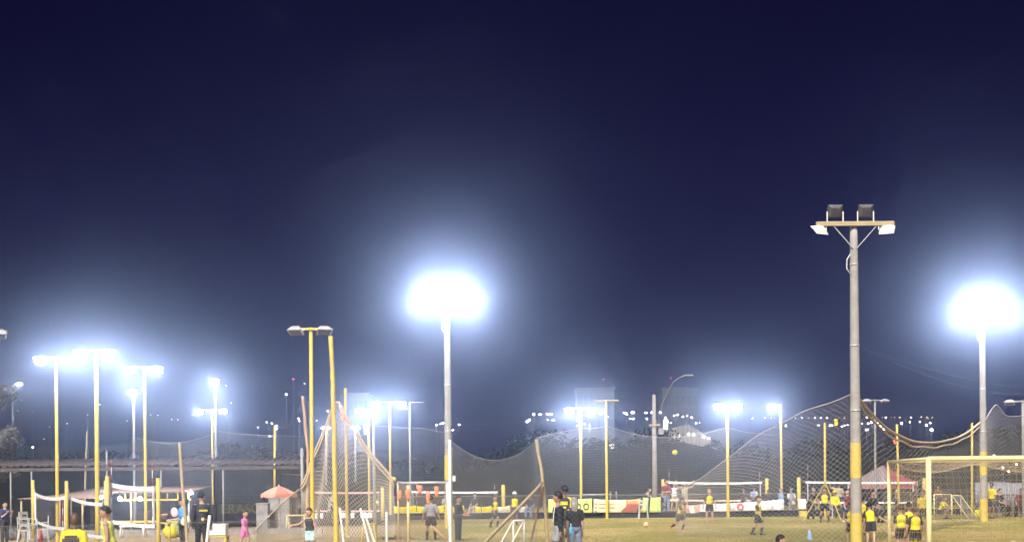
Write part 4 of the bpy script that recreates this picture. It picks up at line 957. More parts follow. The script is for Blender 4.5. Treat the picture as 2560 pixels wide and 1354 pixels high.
# furniture on the sand side
def table(loc, w, d, h, m_, label, cat='table', top=0.04, legr=0.035, rz=0.0, group=None):
    t = thing('table', loc, label, cat, group, rz)
    g = MB(); g.box((0, 0, h-top/2), (w, d, top)); g.build('tabletop', m_, t)
    for x in (-1, 1):
        for y in (-1, 1):
            g = MB(); g.tube([(x*(w/2-0.05), y*(d/2-0.05), h-top), (x*(w/2-0.02), y*(d/2-0.02), 0)], legr, 6); g.build('leg', m_, t)
    return t
table(gnd(742, 52), 0.75, 0.6, 0.68, CREAM, 'pale plastic table right of the parasol pole')
table(gnd(333, 49), 0.9, 0.4, 0.42, WHITE, 'low white bench behind the man in the tank top', 'bench', legr=0.03)
table(gnd(542, 39.5), 0.66, 0.5, 0.44, YEL, 'low yellow table carrying the white box')
g = MB(); w_, d_, h_ = 0.62, 0.42, 0.31
g.box((0, 0, 0.155), (w_, d_, h_-0.03)); ob_t = thing('cool_box', gnd(541, 39.5)+Vector((0, 0, 0.445)), 'big white foam box on the low yellow table', 'box')
g.build('body', WHITE, ob_t); g = MB(); g.box((0, 0, 0.315), (w_+0.03, d_+0.03, 0.035)); g.build('lid', WHITE, ob_t)
t = thing('yellow_bin_stand', gnd(411, 45), 'yellow post stand with a dark box of orange items right of the net post', 'stand')
for x in (-0.16, 0.16):
    g = MB(); g.tube([(x, 0, 0), (x, 0, 0.62)], 0.05, 8); g.build('leg', YEL, t)
g = MB(); g.box((0, 0, 0.64), (0.42, 0.3, 0.05)); g.build('shelf', YELW, t)
bx = thing('basket', gnd(412, 45)+Vector((0, 0, 0.667)), 'dark basket with orange balls on the yellow stand', 'basket')
g = MB(); g.lathe([(0.13, 0), (0.16, 0.24), (0.15, 0.24), (0.12, 0.02)], n=12); g.build('body', mat('basket_dark', (0.10, 0.09, 0.10), 0.8, 0.3, 9.0), bx)
for k in range(4):
    g = MB(); g.ball((0.07*math.cos(k*1.6), 0.07*math.sin(k*1.6), 0.22), 0.055, 10, 6); g.build('orange_ball', RAG, bx)
SACK = mat('green_sack', (0.42, 0.48, 0.14), 0.7, 0.15, 5.0)
for k, (px, s_, lb) in enumerate(((437, 0.34, 'big lumpy green sack behind the woman with the rackets'), (425, 0.24, 'smaller yellowish sack in front of the green one'))):
    g = MB(); rr = random.Random(k); g.ball((0, 0, s_*0.9), s_, 14, 9, (1.0, 0.8, 1.0))
    g.v = [(v[0]*(1+0.12*math.sin(v[2]*9+v[0]*7)), v[1], max(0, v[2]*(1+0.08*math.sin(v[0]*11)))) for v in g.v]
    ob = g.build('sack', SACK if k == 0 else YP); ob.location = gnd(px, 49+k*-0.8); tag(ob, lb, 'sack', 'sacks')
# parasol
t = thing('parasol', gnd(698, 52), 'faded red parasol with scalloped edge above the sand court', 'parasol')
PRED = mat('parasol_red', (0.70, 0.36, 0.27), 0.7, 0.12, 2.5); PRD2 = mat('parasol_dark_red', (0.60, 0.22, 0.16), 0.7, 0.12, 2.5)
zt = at(698, 1214, 52).z; zr = at(698, 1234, 52).z; rr_ = 0.70
for k in range(8):
    a0, a1 = k*math.pi/4, (k+1)*math.pi/4; g = MB(); vs = []; n = 5
    for j in range(n+1):
        for i in range(n+1):
            a_ = a0+(a1-a0)*i/n; q = j/n; rad_ = rr_*q*(1-0.05*math.sin(math.pi*i/n)*q)
            vs.append((rad_*math.cos(a_), rad_*math.sin(a_), zt-(zt-zr)*(q**1.4)-(0.02*math.sin(math.pi*i/n)*q)))
    base = (n)*(n+1)
    g.add(vs, [(j*(n+1)+i, (j+1)*(n+1)+i, (j+1)*(n+1)+i+1, j*(n+1)+i+1) for j in range(n) for i in range(n)], True)
    p_ = g.build('canopy_panel', PRED if k != 6 else PRD2, t); p_.modifiers.new('thick', 'SOLIDIFY').thickness = 0.006
    g = MB(); rim = [Vector(vs[base+i]) for i in range(n+1)]
    g.add([p for p in rim]+[p-Vector((0, 0, 0.09+0.03*math.sin(math.pi*i/n))) for i, p in enumerate(rim)], [(i, i+1, i+n+2, i+n+1) for i in range(n)])
    v_ = g.build('valance', PRED if k != 6 else PRD2, p_); v_.modifiers.new('thick', 'SOLIDIFY').thickness = 0.006
g = MB(); g.tube([(0, 0, 0), (0, 0, zt+0.06)], 0.022, 8); g.build('pole', WHITE, t)
g = MB(); g.lathe([(0.24, 0), (0.22, 0.06), (0.05, 0.2), (0.04, 0.24)], n=14); g.build('base', CONC, t)
for px0, px1, y0, D, lb in ((672, 724, 1236, 57, 'big grey concrete block standing behind the parasol pole'), (641, 669, 1259, 56, 'lower grey block left of the parasol with dark stains')):
    a, b = at(px0, y0, D), at(px1, y0, D); w = b.x-a.x; t = thing('concrete_block', gnd((px0+px1)/2, D), lb, 'block', 'grey blocks by the parasol')
    g = MB(); g.box((0, 0.3, a.z/2), (w, 0.6, a.z)); ob = g.build('body', mat('block_grey', (0.36, 0.34, 0.33), 0.85, 0.3, 2.2, bump=0.2), t)
    g = MB(); g.box((0, 0.3, a.z+0.02), (w+0.06, 0.66, 0.04)); g.build('cap', CONC, t)
# bags and gear on the left below the first net
t = thing('red_cone', gnd(101, 46.5), 'red training cone behind the first net post', 'cone')
g = MB(); g.lathe([(0.11, 0.02), (0.10, 0.1), (0.045, 0.42), (0.03, 0.44)], n=14); g.build('body', mat('cone_red', (0.55, 0.08, 0.07), 0.5, 0.1, 4.0), t)
g = MB(); g.box((0, 0, 0.012), (0.26, 0.26, 0.024)); g.build('base', MATS['cone_red'], t)
for k, (px, w, h, lb) in enumerate(((120, 0.34, 0.50, 'grey lumpy bag right of the red cone'), (28, 0.30, 0.42, 'dark grey bag behind the chain-link at the left edge'), (40, 0.26, 0.34, 'small brown bag behind the chain-link at the left edge'))):
    g = MB(); g.ball((0, 0, h*0.5), 0.5, 14, 9, (w*1.6, w*1.2, h*1.1))
    g.v = [(v[0]*(1+0.10*math.sin(v[2]*13+k)), v[1]*(1+0.1*math.sin(v[0]*15)), max(0.0, v[2])) for v in g.v]
    t = thing('gear_bag', gnd(px, 47.5), lb, 'bag', 'gear bags'); g.build('body', mat(f'bag_{k}', ((0.33, 0.34, 0.38), (0.14, 0.14, 0.16), (0.16, 0.12, 0.09))[k], 0.8, 0.2, 9.0), t)
    g = MB(); g.tube([(-w*0.3, -0.1, h*0.9), (0, -0.1, h*1.2), (w*0.3, -0.1, h*0.9)], 0.015, 6); g.build('handle', DARKM, t)
t = thing('bench_table', gnd(835, 62), 'dark table with people sitting behind the peaked net', 'table')
g = MB(); g.box((0, 0, 0.70), (1.6, 0.6, 0.04)); g.build('tabletop', mat('table_dark', (0.08, 0.07, 0.07), 0.7, 0.2, 4.0), t)
for x in (-0.7, 0.7):
    g = MB(); g.box((x, 0, 0.34), (0.06, 0.5, 0.68)); g.build('leg', MATS['table_dark'], t)
t = thing('litter_mound', gnd(990, 45.5), 'small dark heap of leaves at the foot of the training goal', 'leaf heap')
g = MB(); rr = random.Random(11)
for k in range(260): leaf(g, Vector((rr.gauss(0, 0.35), rr.gauss(0, 0.2), abs(rr.gauss(0, 0.05)))), rr.uniform(0.02, 0.05), rr)
g.build('leaves', mat('dead_leaves', (0.10, 0.07, 0.04), 0.9, 0.3, 3.0), t)

# ------------------------------------------------------------------ balls, cone
def ball(loc, r, c1, c2, label, group='balls'):
    t = thing('ball', loc, label, 'ball', group)
    m1 = mat('ball_%d_%d' % (int(c1[0]*100), int(c1[1]*100)), c1, 0.45, 0.05, 8.0); m2 = mat('ballp_%d_%d' % (int(c2[0]*100), int(c2[2]*100)), c2, 0.5, 0.05, 8.0)
    g = MB(); g.ball((0, 0, 0), r, 18, 12); g.build('body', m1, t)
    ph = (1+5**0.5)/2; pts = [Vector(v).normalized() for v in ((0, 1, ph), (0, -1, ph), (0, 1, -ph), (0, -1, -ph), (1, ph, 0), (-1, ph, 0), (1, -ph, 0), (-1, -ph, 0), (ph, 0, 1), (-ph, 0, 1), (ph, 0, -1), (-ph, 0, -1))]
    for d in pts:
        x = d.orthogonal().normalized(); y = d.cross(x); g = MB()
        g.add([(d*0.96+x*0.33*math.cos(a)+y*0.33*math.sin(a)).normalized()*r*1.008 for a in [k*2*math.pi/5 for k in range(5)]]+[d*r*1.012], [(k, (k+1) % 5, 5) for k in range(5)]); g.build('panel', m2, t)
ball(at(1687, 1130, 62), 0.115, (0.82, 0.66, 0.05), (0.70, 0.50, 0.05), 'yellow volleyball high in the air above the middle court')
ball(at(984, 1198, 50), 0.10, (0.82, 0.66, 0.05), (0.70, 0.55, 0.10), 'yellow ball in the air beside the training goal')
ball(gnd(1615, 54.0, 0.11), 0.11, (0.75, 0.40, 0.18), (0.8, 0.72, 0.6), 'orange and white football lying on the open grass')
ball(gnd(2227, 43.6, 0.11), 0.11, (0.78, 0.62, 0.30), (0.60, 0.22, 0.10), 'patterned football at the left post of the big goal')
ball(gnd(943, 66, 0.55)+Vector((0, 0, 0.3)), 0.10, (0.8, 0.7, 0.2), (0.5, 0.5, 0.4), 'pale yellow ball held up behind the grey steel post')
t = thing('blue_cone', gnd(2024, 43.2), 'light blue training cone on the dry grass', 'cone')
g = MB(); g.lathe([(0.085, 0.015), (0.08, 0.04), (0.03, 0.30), (0.02, 0.31)], n=14); g.build('body', mat('cone_blue', (0.30, 0.46, 0.80), 0.5, 0.06, 4.0), t)
g = MB(); g.box((0, 0, 0.008), (0.2, 0.2, 0.016)); g.build('base', MATS['cone_blue'], t)
# meter box on the blazing mast
b0 = at(1135, 1195, 54.6); t = thing('meter_box', b0, 'small pale meter box strapped to the blazing concrete mast', 'box')
g = MB(); g.box((0, 0, 0), (0.13, 0.16, 0.24)); g.build('body', SILV, t); g = MB(); g.box((0, -0.085, 0.0), (0.10, 0.012, 0.18)); g.build('door', WHITE, t)
# unlit lamp head peeping in at the left edge
c = at(-14, 830, 34); t = thing('floodlight_pole', (c.x, 34, 0), 'unlit floodlight arm peeping in at the left edge', 'floodlight pole', 'slim floodlight poles')
g = MB(); g.tube([(0, 0, -0.2), (0, 0, c.z)], 0.07, 10); g.build('pole', YEL, t)
g = MB(); g.box((0.05, -0.1, c.z), (0.6, 0.06, 0.07)); g.build('crossarm', YEL, t)
flood_head(t, (0.2, -0.18, c.z-0.12), (0.2, -0.4, -0.9), False, 0, w=0.32, h=0.24)

# ------------------------------------------------------------------ turf blades
def grass():
    g = MB(); rr = random.Random(21)
    for k in range(30000):
        D = 41+26*rr.random()**1.3; px = rr.uniform(930, 2600)
        p = gnd(px, D); h = rr.uniform(0.01, 0.03)*(1.5 if math.sin(p.x*0.7)+math.sin(p.y*0.45+1) > 0.6 else 0.9)
        a = rr.uniform(0, 3.14); w = 0.012
        dx, dy = math.cos(a)*w, math.sin(a)*w
        g.add([(p.x-dx, p.y-dy, 0), (p.x+dx, p.y+dy, 0), (p.x+rr.uniform(-.02, .02), p.y+rr.uniform(-.02, .02), h)], [(0, 1, 2)])
    o_ = g.build('grass', mat('grass_blades', (0.30, 0.24, 0.085), 0.9, 0.1, 0.25, rgb2=(0.22, 0.19, 0.055)))
    o_['kind'] = 'stuff'; o_['label'] = 'short dry grass of the pitch'; o_['category'] = 'grass'
grass()
# ------------------------------------------------------------------ people
SKINS = {'light': mat('skin_light', (0.52, 0.33, 0.24), 0.55, 0.05, 9.0), 'tan': mat('skin_tan', (0.40, 0.23, 0.15), 0.55, 0.05, 9.0),
         'brown': mat('skin_brown', (0.22, 0.12, 0.075), 0.5, 0.05, 9.0), 'dark': mat('skin_dark', (0.10, 0.055, 0.04), 0.5, 0.05, 9.0)}
def kit_mat():
    mt, nt, b = nodes_of('team_kit'); N = nt.nodes.new; L = nt.links.new
    tc = N('ShaderNodeTexCoord'); sp = N('ShaderNodeSeparateXYZ'); L(tc.outputs['Generated'], sp.inputs[0])
    rp = N('ShaderNodeValToRGB'); e = rp.color_ramp.elements; e[0].position = 0.02; e[0].color = (0.03, 0.03, 0.028, 1); e[1].position = 0.36; e[1].color = (0.80, 0.64, 0.02, 1)
    L(sp.outputs['Z'], rp.inputs['Fac'])
    ab = N('ShaderNodeMath'); ab.operation = 'SUBTRACT'; ab.inputs[1].default_value = 0.5; L(sp.outputs['X'], ab.inputs[0])
    a2 = N('ShaderNodeMath'); a2.operation = 'ABSOLUTE'; L(ab.outputs[0], a2.inputs[0])
    gt = N('ShaderNodeMapRange'); gt.inputs['From Min'].default_value = 0.43; gt.inputs['From Max'].default_value = 0.46; L(a2.outputs[0], gt.inputs['Value'])
    mx = N('ShaderNodeMix'); mx.data_type = 'RGBA'; L(gt.outputs[0], mx.inputs['Factor']); L(rp.outputs['Color'], mx.inputs['A']); mx.inputs['B'].default_value = (0.03, 0.03, 0.03, 1)
    L(mx.outputs['Result'], b.inputs['Base Color']); b.inputs['Roughness'].default_value = 0.7
    return mt
CL = dict(kit=kit_mat(), black=mat('cloth_black', (0.018, 0.018, 0.022), 0.85, 0.2, 9.0), charcoal=mat('cloth_charcoal', (0.05, 0.05, 0.058), 0.85, 0.2, 9.0), grey=mat('cloth_grey', (0.30, 0.31, 0.34), 0.85, 0.1, 9.0),
          navy=mat('cloth_navy', (0.04, 0.055, 0.14), 0.85, 0.1, 9.0), yellow=mat('cloth_yellow', (0.80, 0.64, 0.02), 0.8, 0.06, 9.0), neon=mat('cloth_neon_yellow', (0.70, 0.76, 0.10), 0.8, 0.1, 12.0), pink=mat('cloth_pink', (0.85, 0.20, 0.52), 0.8, 0.06, 9.0),
          blue=mat('cloth_blue', (0.10, 0.35, 0.72), 0.8, 0.06, 9.0), lblue=mat('cloth_light_blue', (0.26, 0.40, 0.76), 0.8, 0.06, 9.0), red=mat('cloth_maroon', (0.20, 0.03, 0.035), 0.8, 0.1, 9.0), jeans=mat('cloth_jeans', (0.20, 0.24, 0.34), 0.85, 0.15, 12.0),
          white=mat('cloth_white', (0.74, 0.74, 0.76), 0.8, 0.05, 9.0), beige=mat('cloth_beige', (0.44, 0.38, 0.28), 0.8, 0.1, 9.0), turq=mat('cloth_turquoise', (0.30, 0.70, 0.72), 0.8, 0.1, 9.0, rgb2=(0.75, 0.78, 0.80)), orange=mat('shoe_orange', (0.80, 0.18, 0.08), 0.6, 0.06, 9.0),
          cream=mat('cloth_cream', (0.60, 0.48, 0.30), 0.8, 0.1, 9.0))
HAIR = dict(black=mat('hair_black', (0.012, 0.010, 0.010), 0.6, 0.2, 30.0), brown=mat('hair_brown', (0.07, 0.045, 0.03), 0.6, 0.2, 30.0), blond=mat('hair_blond', (0.40, 0.29, 0.15), 0.6, 0.15, 30.0), grey=mat('hair_grey', (0.26, 0.24, 0.22), 0.6, 0.15, 30.0))
EYE = mat('eye_dark', (0.02, 0.015, 0.012), 0.3); LIP = mat('lip', (0.30, 0.10, 0.08), 0.5)
U = Vector
def V3(v): return Vector(v).normalized()
POSE = {
 'stand': dict(),
 'walk': dict(lL=((.02, -.40, -1), (.0, .10, -1)), lR=((-.02, .22, -1), (0, .55, -1)), aL=((.12, .30, -1), (.05, -.1, -1)), aR=((-.12, -.30, -1), (-.05, -.55, -1))),
 'run': dict(lean=(0, -.22, 1), lL=((.02, -.62, -1), (.0, .35, -1)), lR=((-.02, .30, -1), (0, .95, -.6)), aL=((.15, .55, -1), (.0, -.7, -.6)), aR=((-.15, -.45, -1), (.1, -.9, .2))),
 'stride': dict(lL=((.22, -.1, -1), (.06, .05, -1)), lR=((-.22, .05, -1), (-.08, .1, -1)), aL=((.35, -.1, -1), (.2, -.3, -1)), aR=((-.35, -.1, -1), (-.2, -.3, -1))),
 'apart': dict(lL=((.14, 0, -1), (.05, .02, -1)), lR=((-.14, 0, -1), (-.05, .02, -1)), aL=((.38, 0, -1), (.28, -.15, -1)), aR=((-.38, 0, -1), (-.28, -.15, -1))),
 'armsup': dict(aL=((.75, -.25, .25), (.15, -.25, 1)), aR=((-.75, -.25, .25), (-.15, -.25, 1)), lL=((.10, -.1, -1), (.0, .15, -1)), lR=((-.10, .1, -1), (0, .2, -1))),
 'crossed': dict(aL=((.25, -.35, -1), (-.9, -.45, .05)), aR=((-.25, -.35, -1), (.9, -.45, .12)), lL=((.06, 0, -1), (.02, .03, -1)), lR=((-.06, 0, -1), (-.02, .03, -1))),
 'front': dict(aL=((.15, -.25, -1), (-.35, -.9, -.35)), aR=((-.15, -.25, -1), (.35, -.9, -.35))),
 'hold': dict(aL=((.25, -.2, -1), (-.35, -.85, -.1)), aR=((-.25, -.2, -1), (.35, -.85, -.1))),
 'hands_up_face': dict(aL=((.2, -.4, -1), (-.3, -.6, .7)), aR=((-.2, -.4, -1), (.3, -.6, .6))),
 'dig': dict(lean=(0, -.75, 1), aL=((.05, -.75, -.75), (-.12, -.9, -.2)), aR=((-.05, -.75, -.75), (.12, -.9, -.2)), lL=((.12, -.75, -.8), (0, .45, -1)), lR=((-.12, -.35, -1), (0, .6, -.9))),
 'bend': dict(lean=(0, -.55, 1), aL=((.2, -.35, -1), (-.7, -.5, -.5)), aR=((-.2, -.35, -1), (.7, -.5, -.5)), lL=((.10, -.15, -1), (0, .1, -1)), lR=((-.10, .05, -1), (0, .1, -1))),
 'reach': dict(lean=(.12, -.18, 1), aL=((.75, -.2, -.75), (.85, -.1, -.62)), aR=((-.25, .1, -1), (-.1, -.2, -1)), lL=((.12, -.12, -1), (.02, .1, -1)), lR=((-.08, .15, -1), (0, .35, -1))),
 'reachR': dict(lean=(0, -.1, 1), aR=((-.75, -.2, -.55), (-.9, -.25, -.12)), aL=((.2, .1, -1), (.1, -.2, -1))),
 'stoop': dict(lean=(0, -.16, 1), aL=((.16, .12, -1), (.04, -.18, -1)), aR=((-.16, .05, -1), (-.04, -.25, -1))),
 'rackets': dict(aL=((.18, -.2, -1), (.35, -.8, -.5)), aR=((-.18, -.2, -1), (-.45, -.75, -.1))),
 'sit': dict(lL=((.12, -1, -.05), (.02, .02, -1)), lR=((-.12, -1, -.05), (-.02, .02, -1)), aL=((.15, -.3, -1), (-.2, -.9, -.3)), aR=((-.15, -.3, -1), (.2, -.9, -.3)), seat=True),
 'squat': dict(lean=(0, -.45, 1), lL=((.2, -1, .1), (0, .35, -1)), lR=((-.2, -1, .05), (0, .35, -1)), aL=((.2, -.6, -.8), (-.2, -.8, -.2)), aR=((-.2, -.6, -.8), (.2, -.8, -.2))),
}
def person(px, D, h, face, label, top='kit', sleeve='short', legs='shorts', pose='stand', skin='tan', hair='black', hairstyle='short', kid=0.0, shoes='black', socks=None,
           bottom='charcoal', sleevem=None, cap=None, backprint=None, head_turn=0.0, lower=None, extra=None, hide_shoes=False, group=None, sx=0.0):
    p = dict(POSE[pose]);
    if extra: p.update(extra)
    loc = gnd(px, D)
    t = thing('person', loc, label, 'person', group, R(face))
    big = D < 50
    vox = 0.0125 if big else 0.018
    hs = 1+0.30*kid
    neckz = 0.815-0.035*kid; hipz = 0.50-0.02*kid; wid = 1.0-0.06*kid
    lean = V3(p.get('lean', (0, 0, 1))); Lsp = (neckz-hipz-0.02)*h
    Lu, Lf, Lt, Lsn = 0.172*h, 0.148*h, 0.236*h*(1-0.03*kid), 0.236*h*(1-0.03*kid)
    dl = p.get('lL', ((.045, 0, -1), (.01, .02, -1))); dr = p.get('lR', ((-.045, 0, -1), (-.01, .02, -1)))
    legd = [(V3(a), V3(b)) for a, b in (dl, dr)]
    hipw = 0.052*h*wid
    drop = max(-(a.z*Lt+b.z*Lsn) for a, b in legd)
    pel = U((0, 0, drop+0.042*h)); 
    if p.get('seat'): pel.z = 0.43+0.06*h
    right = U((1, 0, 0)); fwd = right.cross(lean).normalized()*-1      # forward of the trunk
    if fwd.y > 0: fwd = -fwd
    def spine(q): return pel+lean*(Lsp*q)
    def trunk(g, s_, q0, q1, pad):
        prof = [(-0.16, .060, .048), (-0.02, .092, .068), (0.14, .094, .068), (0.36, .080, .057), (0.56, .088, .062), (0.78, .102, .068), (0.92, .094, .058), (1.0, .056, .044), (1.06, .030, .032)]
        pts, rad = [], []
        for q, a, b in prof:
            if q0-1e-6 <= q <= q1+1e-6: pts.append(spine(q)); rad.append((a*h*wid*s_+pad, b*h*s_+pad))
        g.tube(pts, rad, 16, right=right)
    sh = [spine(0.90)+right*(0.098*h*wid*k) for k in (1, -1)]
    arms = []
    for k, key in ((0, 'aL'), (1, 'aR')):
        sgn = 1-2*k; a, b = p.get(key, ((.13*sgn, .02, -1), (.05*sgn, -.18, -1))); a, b = V3(a), V3(b)
        el = sh[k]+a*Lu; wr = el+b*Lf; arms.append((sh[k], el, wr, b))
    legp = []
    for k in (0, 1):
        hp = pel+right*(hipw*(1-2*k))-U((0, 0, 0.01*h)); kn = hp+legd[k][0]*Lt; an = kn+legd[k][1]*Lsn; legp.append((hp, kn, an))
    hd = V3(lean*0.55+U((0, -0.10, 0.8))); neck = spine(1.0); hc = neck+hd*(0.047*h+0.066*h*hs)
    tr = Matrix.Rotation(R(head_turn), 3, 'Z')
    rh = 0.072*h*hs
    # body, one continuous surface
    g = MB(); trunk(g, 1.0, -0.2, 1.1, 0)
    g.tube([spine(0.92), neck+hd*0.02*h, hc-hd*rh*0.55], [0.040*h, 0.031*h, 0.030*h*hs], 10, right=right)
    g.ball(hc, rh, 16, 12, (0.72, 0.86, 1.0), tr)
    g.ball(hc+tr @ U((0, -rh*0.35, -rh*0.45)), rh*0.55, 12, 8, (0.85, 0.85, 0.85))
    g.ball(hc+tr @ U((0, -rh*0.90, -rh*0.10)), rh*0.17, 8, 6, (0.8, 1, 1.3))
    for s_ in (-1, 1): g.ball(hc+tr @ U((s_*rh*0.74, rh*0.04, -rh*0.05)), rh*0.20, 8, 6, (0.5, 0.8, 1.2))
    for k, (s0, el, wr, fd) in enumerate(arms):
        g.ball(s0, 0.036*h, 10, 8); g.tube([spine(0.86), s0, s0.lerp(el, .5), el, el.lerp(wr, .35), wr], [.034*h, .033*h, .029*h, .0235*h, .0245*h, .0155*h], 10)
        palm = wr+fd*0.048*h; side = fd.cross(U((0, -1, 0.2)))
        side = side.normalized() if side.length > 0.1 else right.copy()
        g.tube([wr-fd*0.008*h, wr+fd*0.02*h, palm], [(.017*h, .012*h), (.025*h, .011*h), (.024*h, .010*h)], 8, right=side)
        inn = fd.cross(side)
        for q, (o_, ln) in enumerate(((-.018, .040), (-.006, .048), (.006, .045), (.017, .036))):
            b0 = palm+side*(o_*h)-fd*.012*h; b1 = b0+(fd+inn*0.15)*ln*.55*h; b2 = b1+(fd+inn*0.6).normalized()*ln*.5*h
            g.tube([b0, b1, b2], [.0068*h, .0064*h, .0052*h], 6)
        sg = -1 if k else 1
        b0 = wr+fd*.018*h+side*(.018*h*sg); b1 = b0+(fd*.6+side*sg*.7)*.026*h; g.tube([b0, b1, b1+(fd+side*sg*.2)*.022*h], [.008*h, .0072*h, .0058*h], 6)
    for hp, kn, an in legp:
        g.tube([hp+U((0, 0, .02*h)), hp, hp.lerp(kn, .45), kn, kn.lerp(an, .3), an.lerp(kn, .15), an-U((0, 0, .02*h))], [.050*h, .056*h, .047*h, .034*h, .0355*h, .022*h, .022*h], 12)
        ft = U((0, -1, 0)); g.tube([an-ft*.026*h-U((0, 0, .018*h)), an+ft*.03*h-U((0, 0, .022*h)), an+ft*.095*h-U((0, 0, .030*h))], [.022*h, .024*h, .014*h], 8)
    b = g.build('body', SKINS[skin], t); md = b.modifiers.new('skin', 'REMESH'); md.mode = 'VOXEL'; md.voxel_size = vox; md.use_smooth_shade = True
    def cloth(name, g_, m_, parent=t, v=vox*1.15):
        o_ = g_.build(name, m_, parent); md_ = o_.modifiers.new('cloth', 'REMESH'); md_.mode = 'VOXEL'; md_.voxel_size = v; md_.use_smooth_shade = True
        return o_
    # shirt and sleeves
    g = MB(); trunk(g, 1.10, -0.02 if legs != 'tucked' else 0.1, 1.0, 0.006*h)
    mt_ = CL[top]; sm = CL[sleevem] if sleevem else (CL['charcoal'] if top == 'kit' else mt_)
    sl = {'short': 0.78, 'long': 2.0, 'tank': 0, 'elbow': 1.0}[sleeve]
    def sleeve_tube(g_, k):
        s0, el, wr, _ = arms[k]; e = s0.lerp(el, min(1, sl))
        pts = [spine(0.88).lerp(s0, 0.45), s0, e]; rr_ = [.046*h, .044*h, .040*h]
        if sl > 1: pts += [el.lerp(wr, .5), wr]; rr_ = [.046*h, .043*h, .034*h, .030*h, .023*h]
        g_.tube(pts, rr_, 12)
    if sl and sm is mt_:
        for k in (0, 1): sleeve_tube(g, k)
    shirt = cloth('shirt', g, mt_)
    if sl and sm is not mt_:
        for k in (0, 1):
            g = MB(); sleeve_tube(g, k); cloth('sleeve', g, sm, shirt)
    # legs
    if legs in ('shorts', 'tucked', 'pants', 'tights'):
        g = MB(); trunk(g, 1.08, -0.16, 0.14, 0.008*h)
        for hp, kn, an in legp:
            if legs in ('shorts', 'tucked'): e = hp.lerp(kn, .74); g.tube([hp+U((0, 0, .02*h)), hp.lerp(kn, .3), e], [.062*h, .064*h, .062*h], 12)
            else:
                k_ = 1.0 if legs == 'pants' else 0.82
                g.tube([hp+U((0, 0, .02*h)), hp, hp.lerp(kn, .5), kn, kn.lerp(an, .4), an], [.058*h, .062*h, .054*h, .043*h*k_, .042*h*k_, .034*h*k_], 12)
        cloth('shorts' if legs in ('shorts', 'tucked') else 'trousers', g, CL[bottom])
    for hp, kn, an in legp:
        if socks:
            g = MB(); g.tube([an-U((0, 0, .012*h)), an.lerp(kn, .25), an.lerp(kn, .62), an.lerp(kn, .72)], [.027*h, .028*h, .040*h, .037*h], 10); cloth('sock', g, CL[socks])
        ft = U((0, -1, 0)); z0 = an.z-0.042*h
        g = MB(); g.tube([an-ft*.036*h-U((0, 0, .016*h)), an-U((0, 0, .014*h)), an+ft*.05*h-U((0, 0, .022*h)), an+ft*.112*h-U((0, 0, .029*h))], [(.026*h, .026*h), (.030*h, .028*h), (.033*h, .021*h), (.022*h, .013*h)], 10, right=right)
        cloth('shoe', g, CL[shoes])
    # face
    if big:
        for s_ in (-1, 1):
            g = MB(); g.ball(hc+tr @ U((s_*rh*0.30, -rh*0.80, rh*0.06)), rh*0.10, 8, 6, (1.2, 0.5, 0.7)); g.build('eye', EYE, t)
        g = MB(); g.ball(hc+tr @ U((0, -rh*0.82, -rh*0.48)), rh*0.16, 8, 6, (1.3, 0.5, 0.35)); g.build('mouth', LIP, t)
    # hair or cap
    if hairstyle != 'none':
        g = MB(); c0 = hc+tr @ U((0, rh*0.07, rh*0.08)); g.ball(c0, rh*1.08, 18, 14, (0.76, 0.90, 1.0), tr)
        inv = tr.inverted(); nv = []
        for v in g.v:
            q = inv @ (Vector(v)-c0)
            if q.y < rh*0.15 and q.z < rh*(0.42 if q.y < -rh*0.35 else 0.05): q = Vector((q.x*0.84, q.y*0.80+rh*0.06, q.z*0.9))
            if hairstyle == 'short' and q.z < -rh*0.35: q = Vector((q.x*0.8, q.y*0.8, q.z*0.8))
            nv.append(tuple(tr @ q+c0))
        g.v = nv
        if hairstyle == 'long':
            g.tube([c0+tr @ U((0, rh*0.45, rh*0.3)), c0+tr @ U((0, rh*0.75, -rh*0.7)), c0+tr @ U((0, rh*0.8, -rh*1.9)), c0+tr @ U((0, rh*0.75, -rh*2.7))], [(rh*.75, rh*.4), (rh*.78, rh*.36), (rh*.62, rh*.26), (rh*.3, rh*.12)], 12, right=tr @ right)
        if hairstyle == 'tail':
            g.tube([c0+tr @ U((0, rh*0.85, rh*0.5)), c0+tr @ U((0, rh*1.35, rh*0.25)), c0+tr @ U((0, rh*1.4, -rh*0.8))], [rh*.2, rh*.26, rh*.1], 8)
        if hairstyle == 'buns':
            for s_ in (-1, 1): g.tube([c0+tr @ U((s_*rh*.55, 0, rh*.75)), c0+tr @ U((s_*rh*.95, rh*.1, rh*1.25)), c0+tr @ U((s_*rh*1.1, rh*.1, rh*.5))], [rh*.22, rh*.2, rh*.06], 8)
        ho_ = g.build('hair', HAIR[hair], t)
    if cap:
        g = MB(); c0 = hc+tr @ U((0, rh*0.02, rh*0.22)); g.ball(c0, rh*1.08, 16, 10, (0.80, 0.93, 0.86), tr)
        g.v = [tuple(v) if (Vector(v)-c0).z > -0.02*rh else tuple(Vector((v[0], v[1], c0.z-0.02*rh))) for v in g.v]
        cb = g.build('cap', CL[cap], t)
        g = MB(); g.ball(c0+tr @ U((0, -rh*1.05, rh*0.02)), rh*0.55, 12, 6, (1.1, 0.9, 0.10), tr); g.build('peak', CL[cap], cb)
    if backprint:
        m_, rows = backprint
        for q, w_ in rows:
            c = spine(q)-fwd*(0.068*h*1.1+0.012*h)
            g = MB(); n = 9
            for i in range(n): g.box(c+right*((i-(n-1)/2)*w_*h/n), (w_*h/n*0.86, 0.006, 0.030*h))
            o_ = g.build('back_print', m_, shirt)
    return t, dict(hc=hc, arms=arms, legs=legp, rh=rh, h=h, spine=spine, root=t)
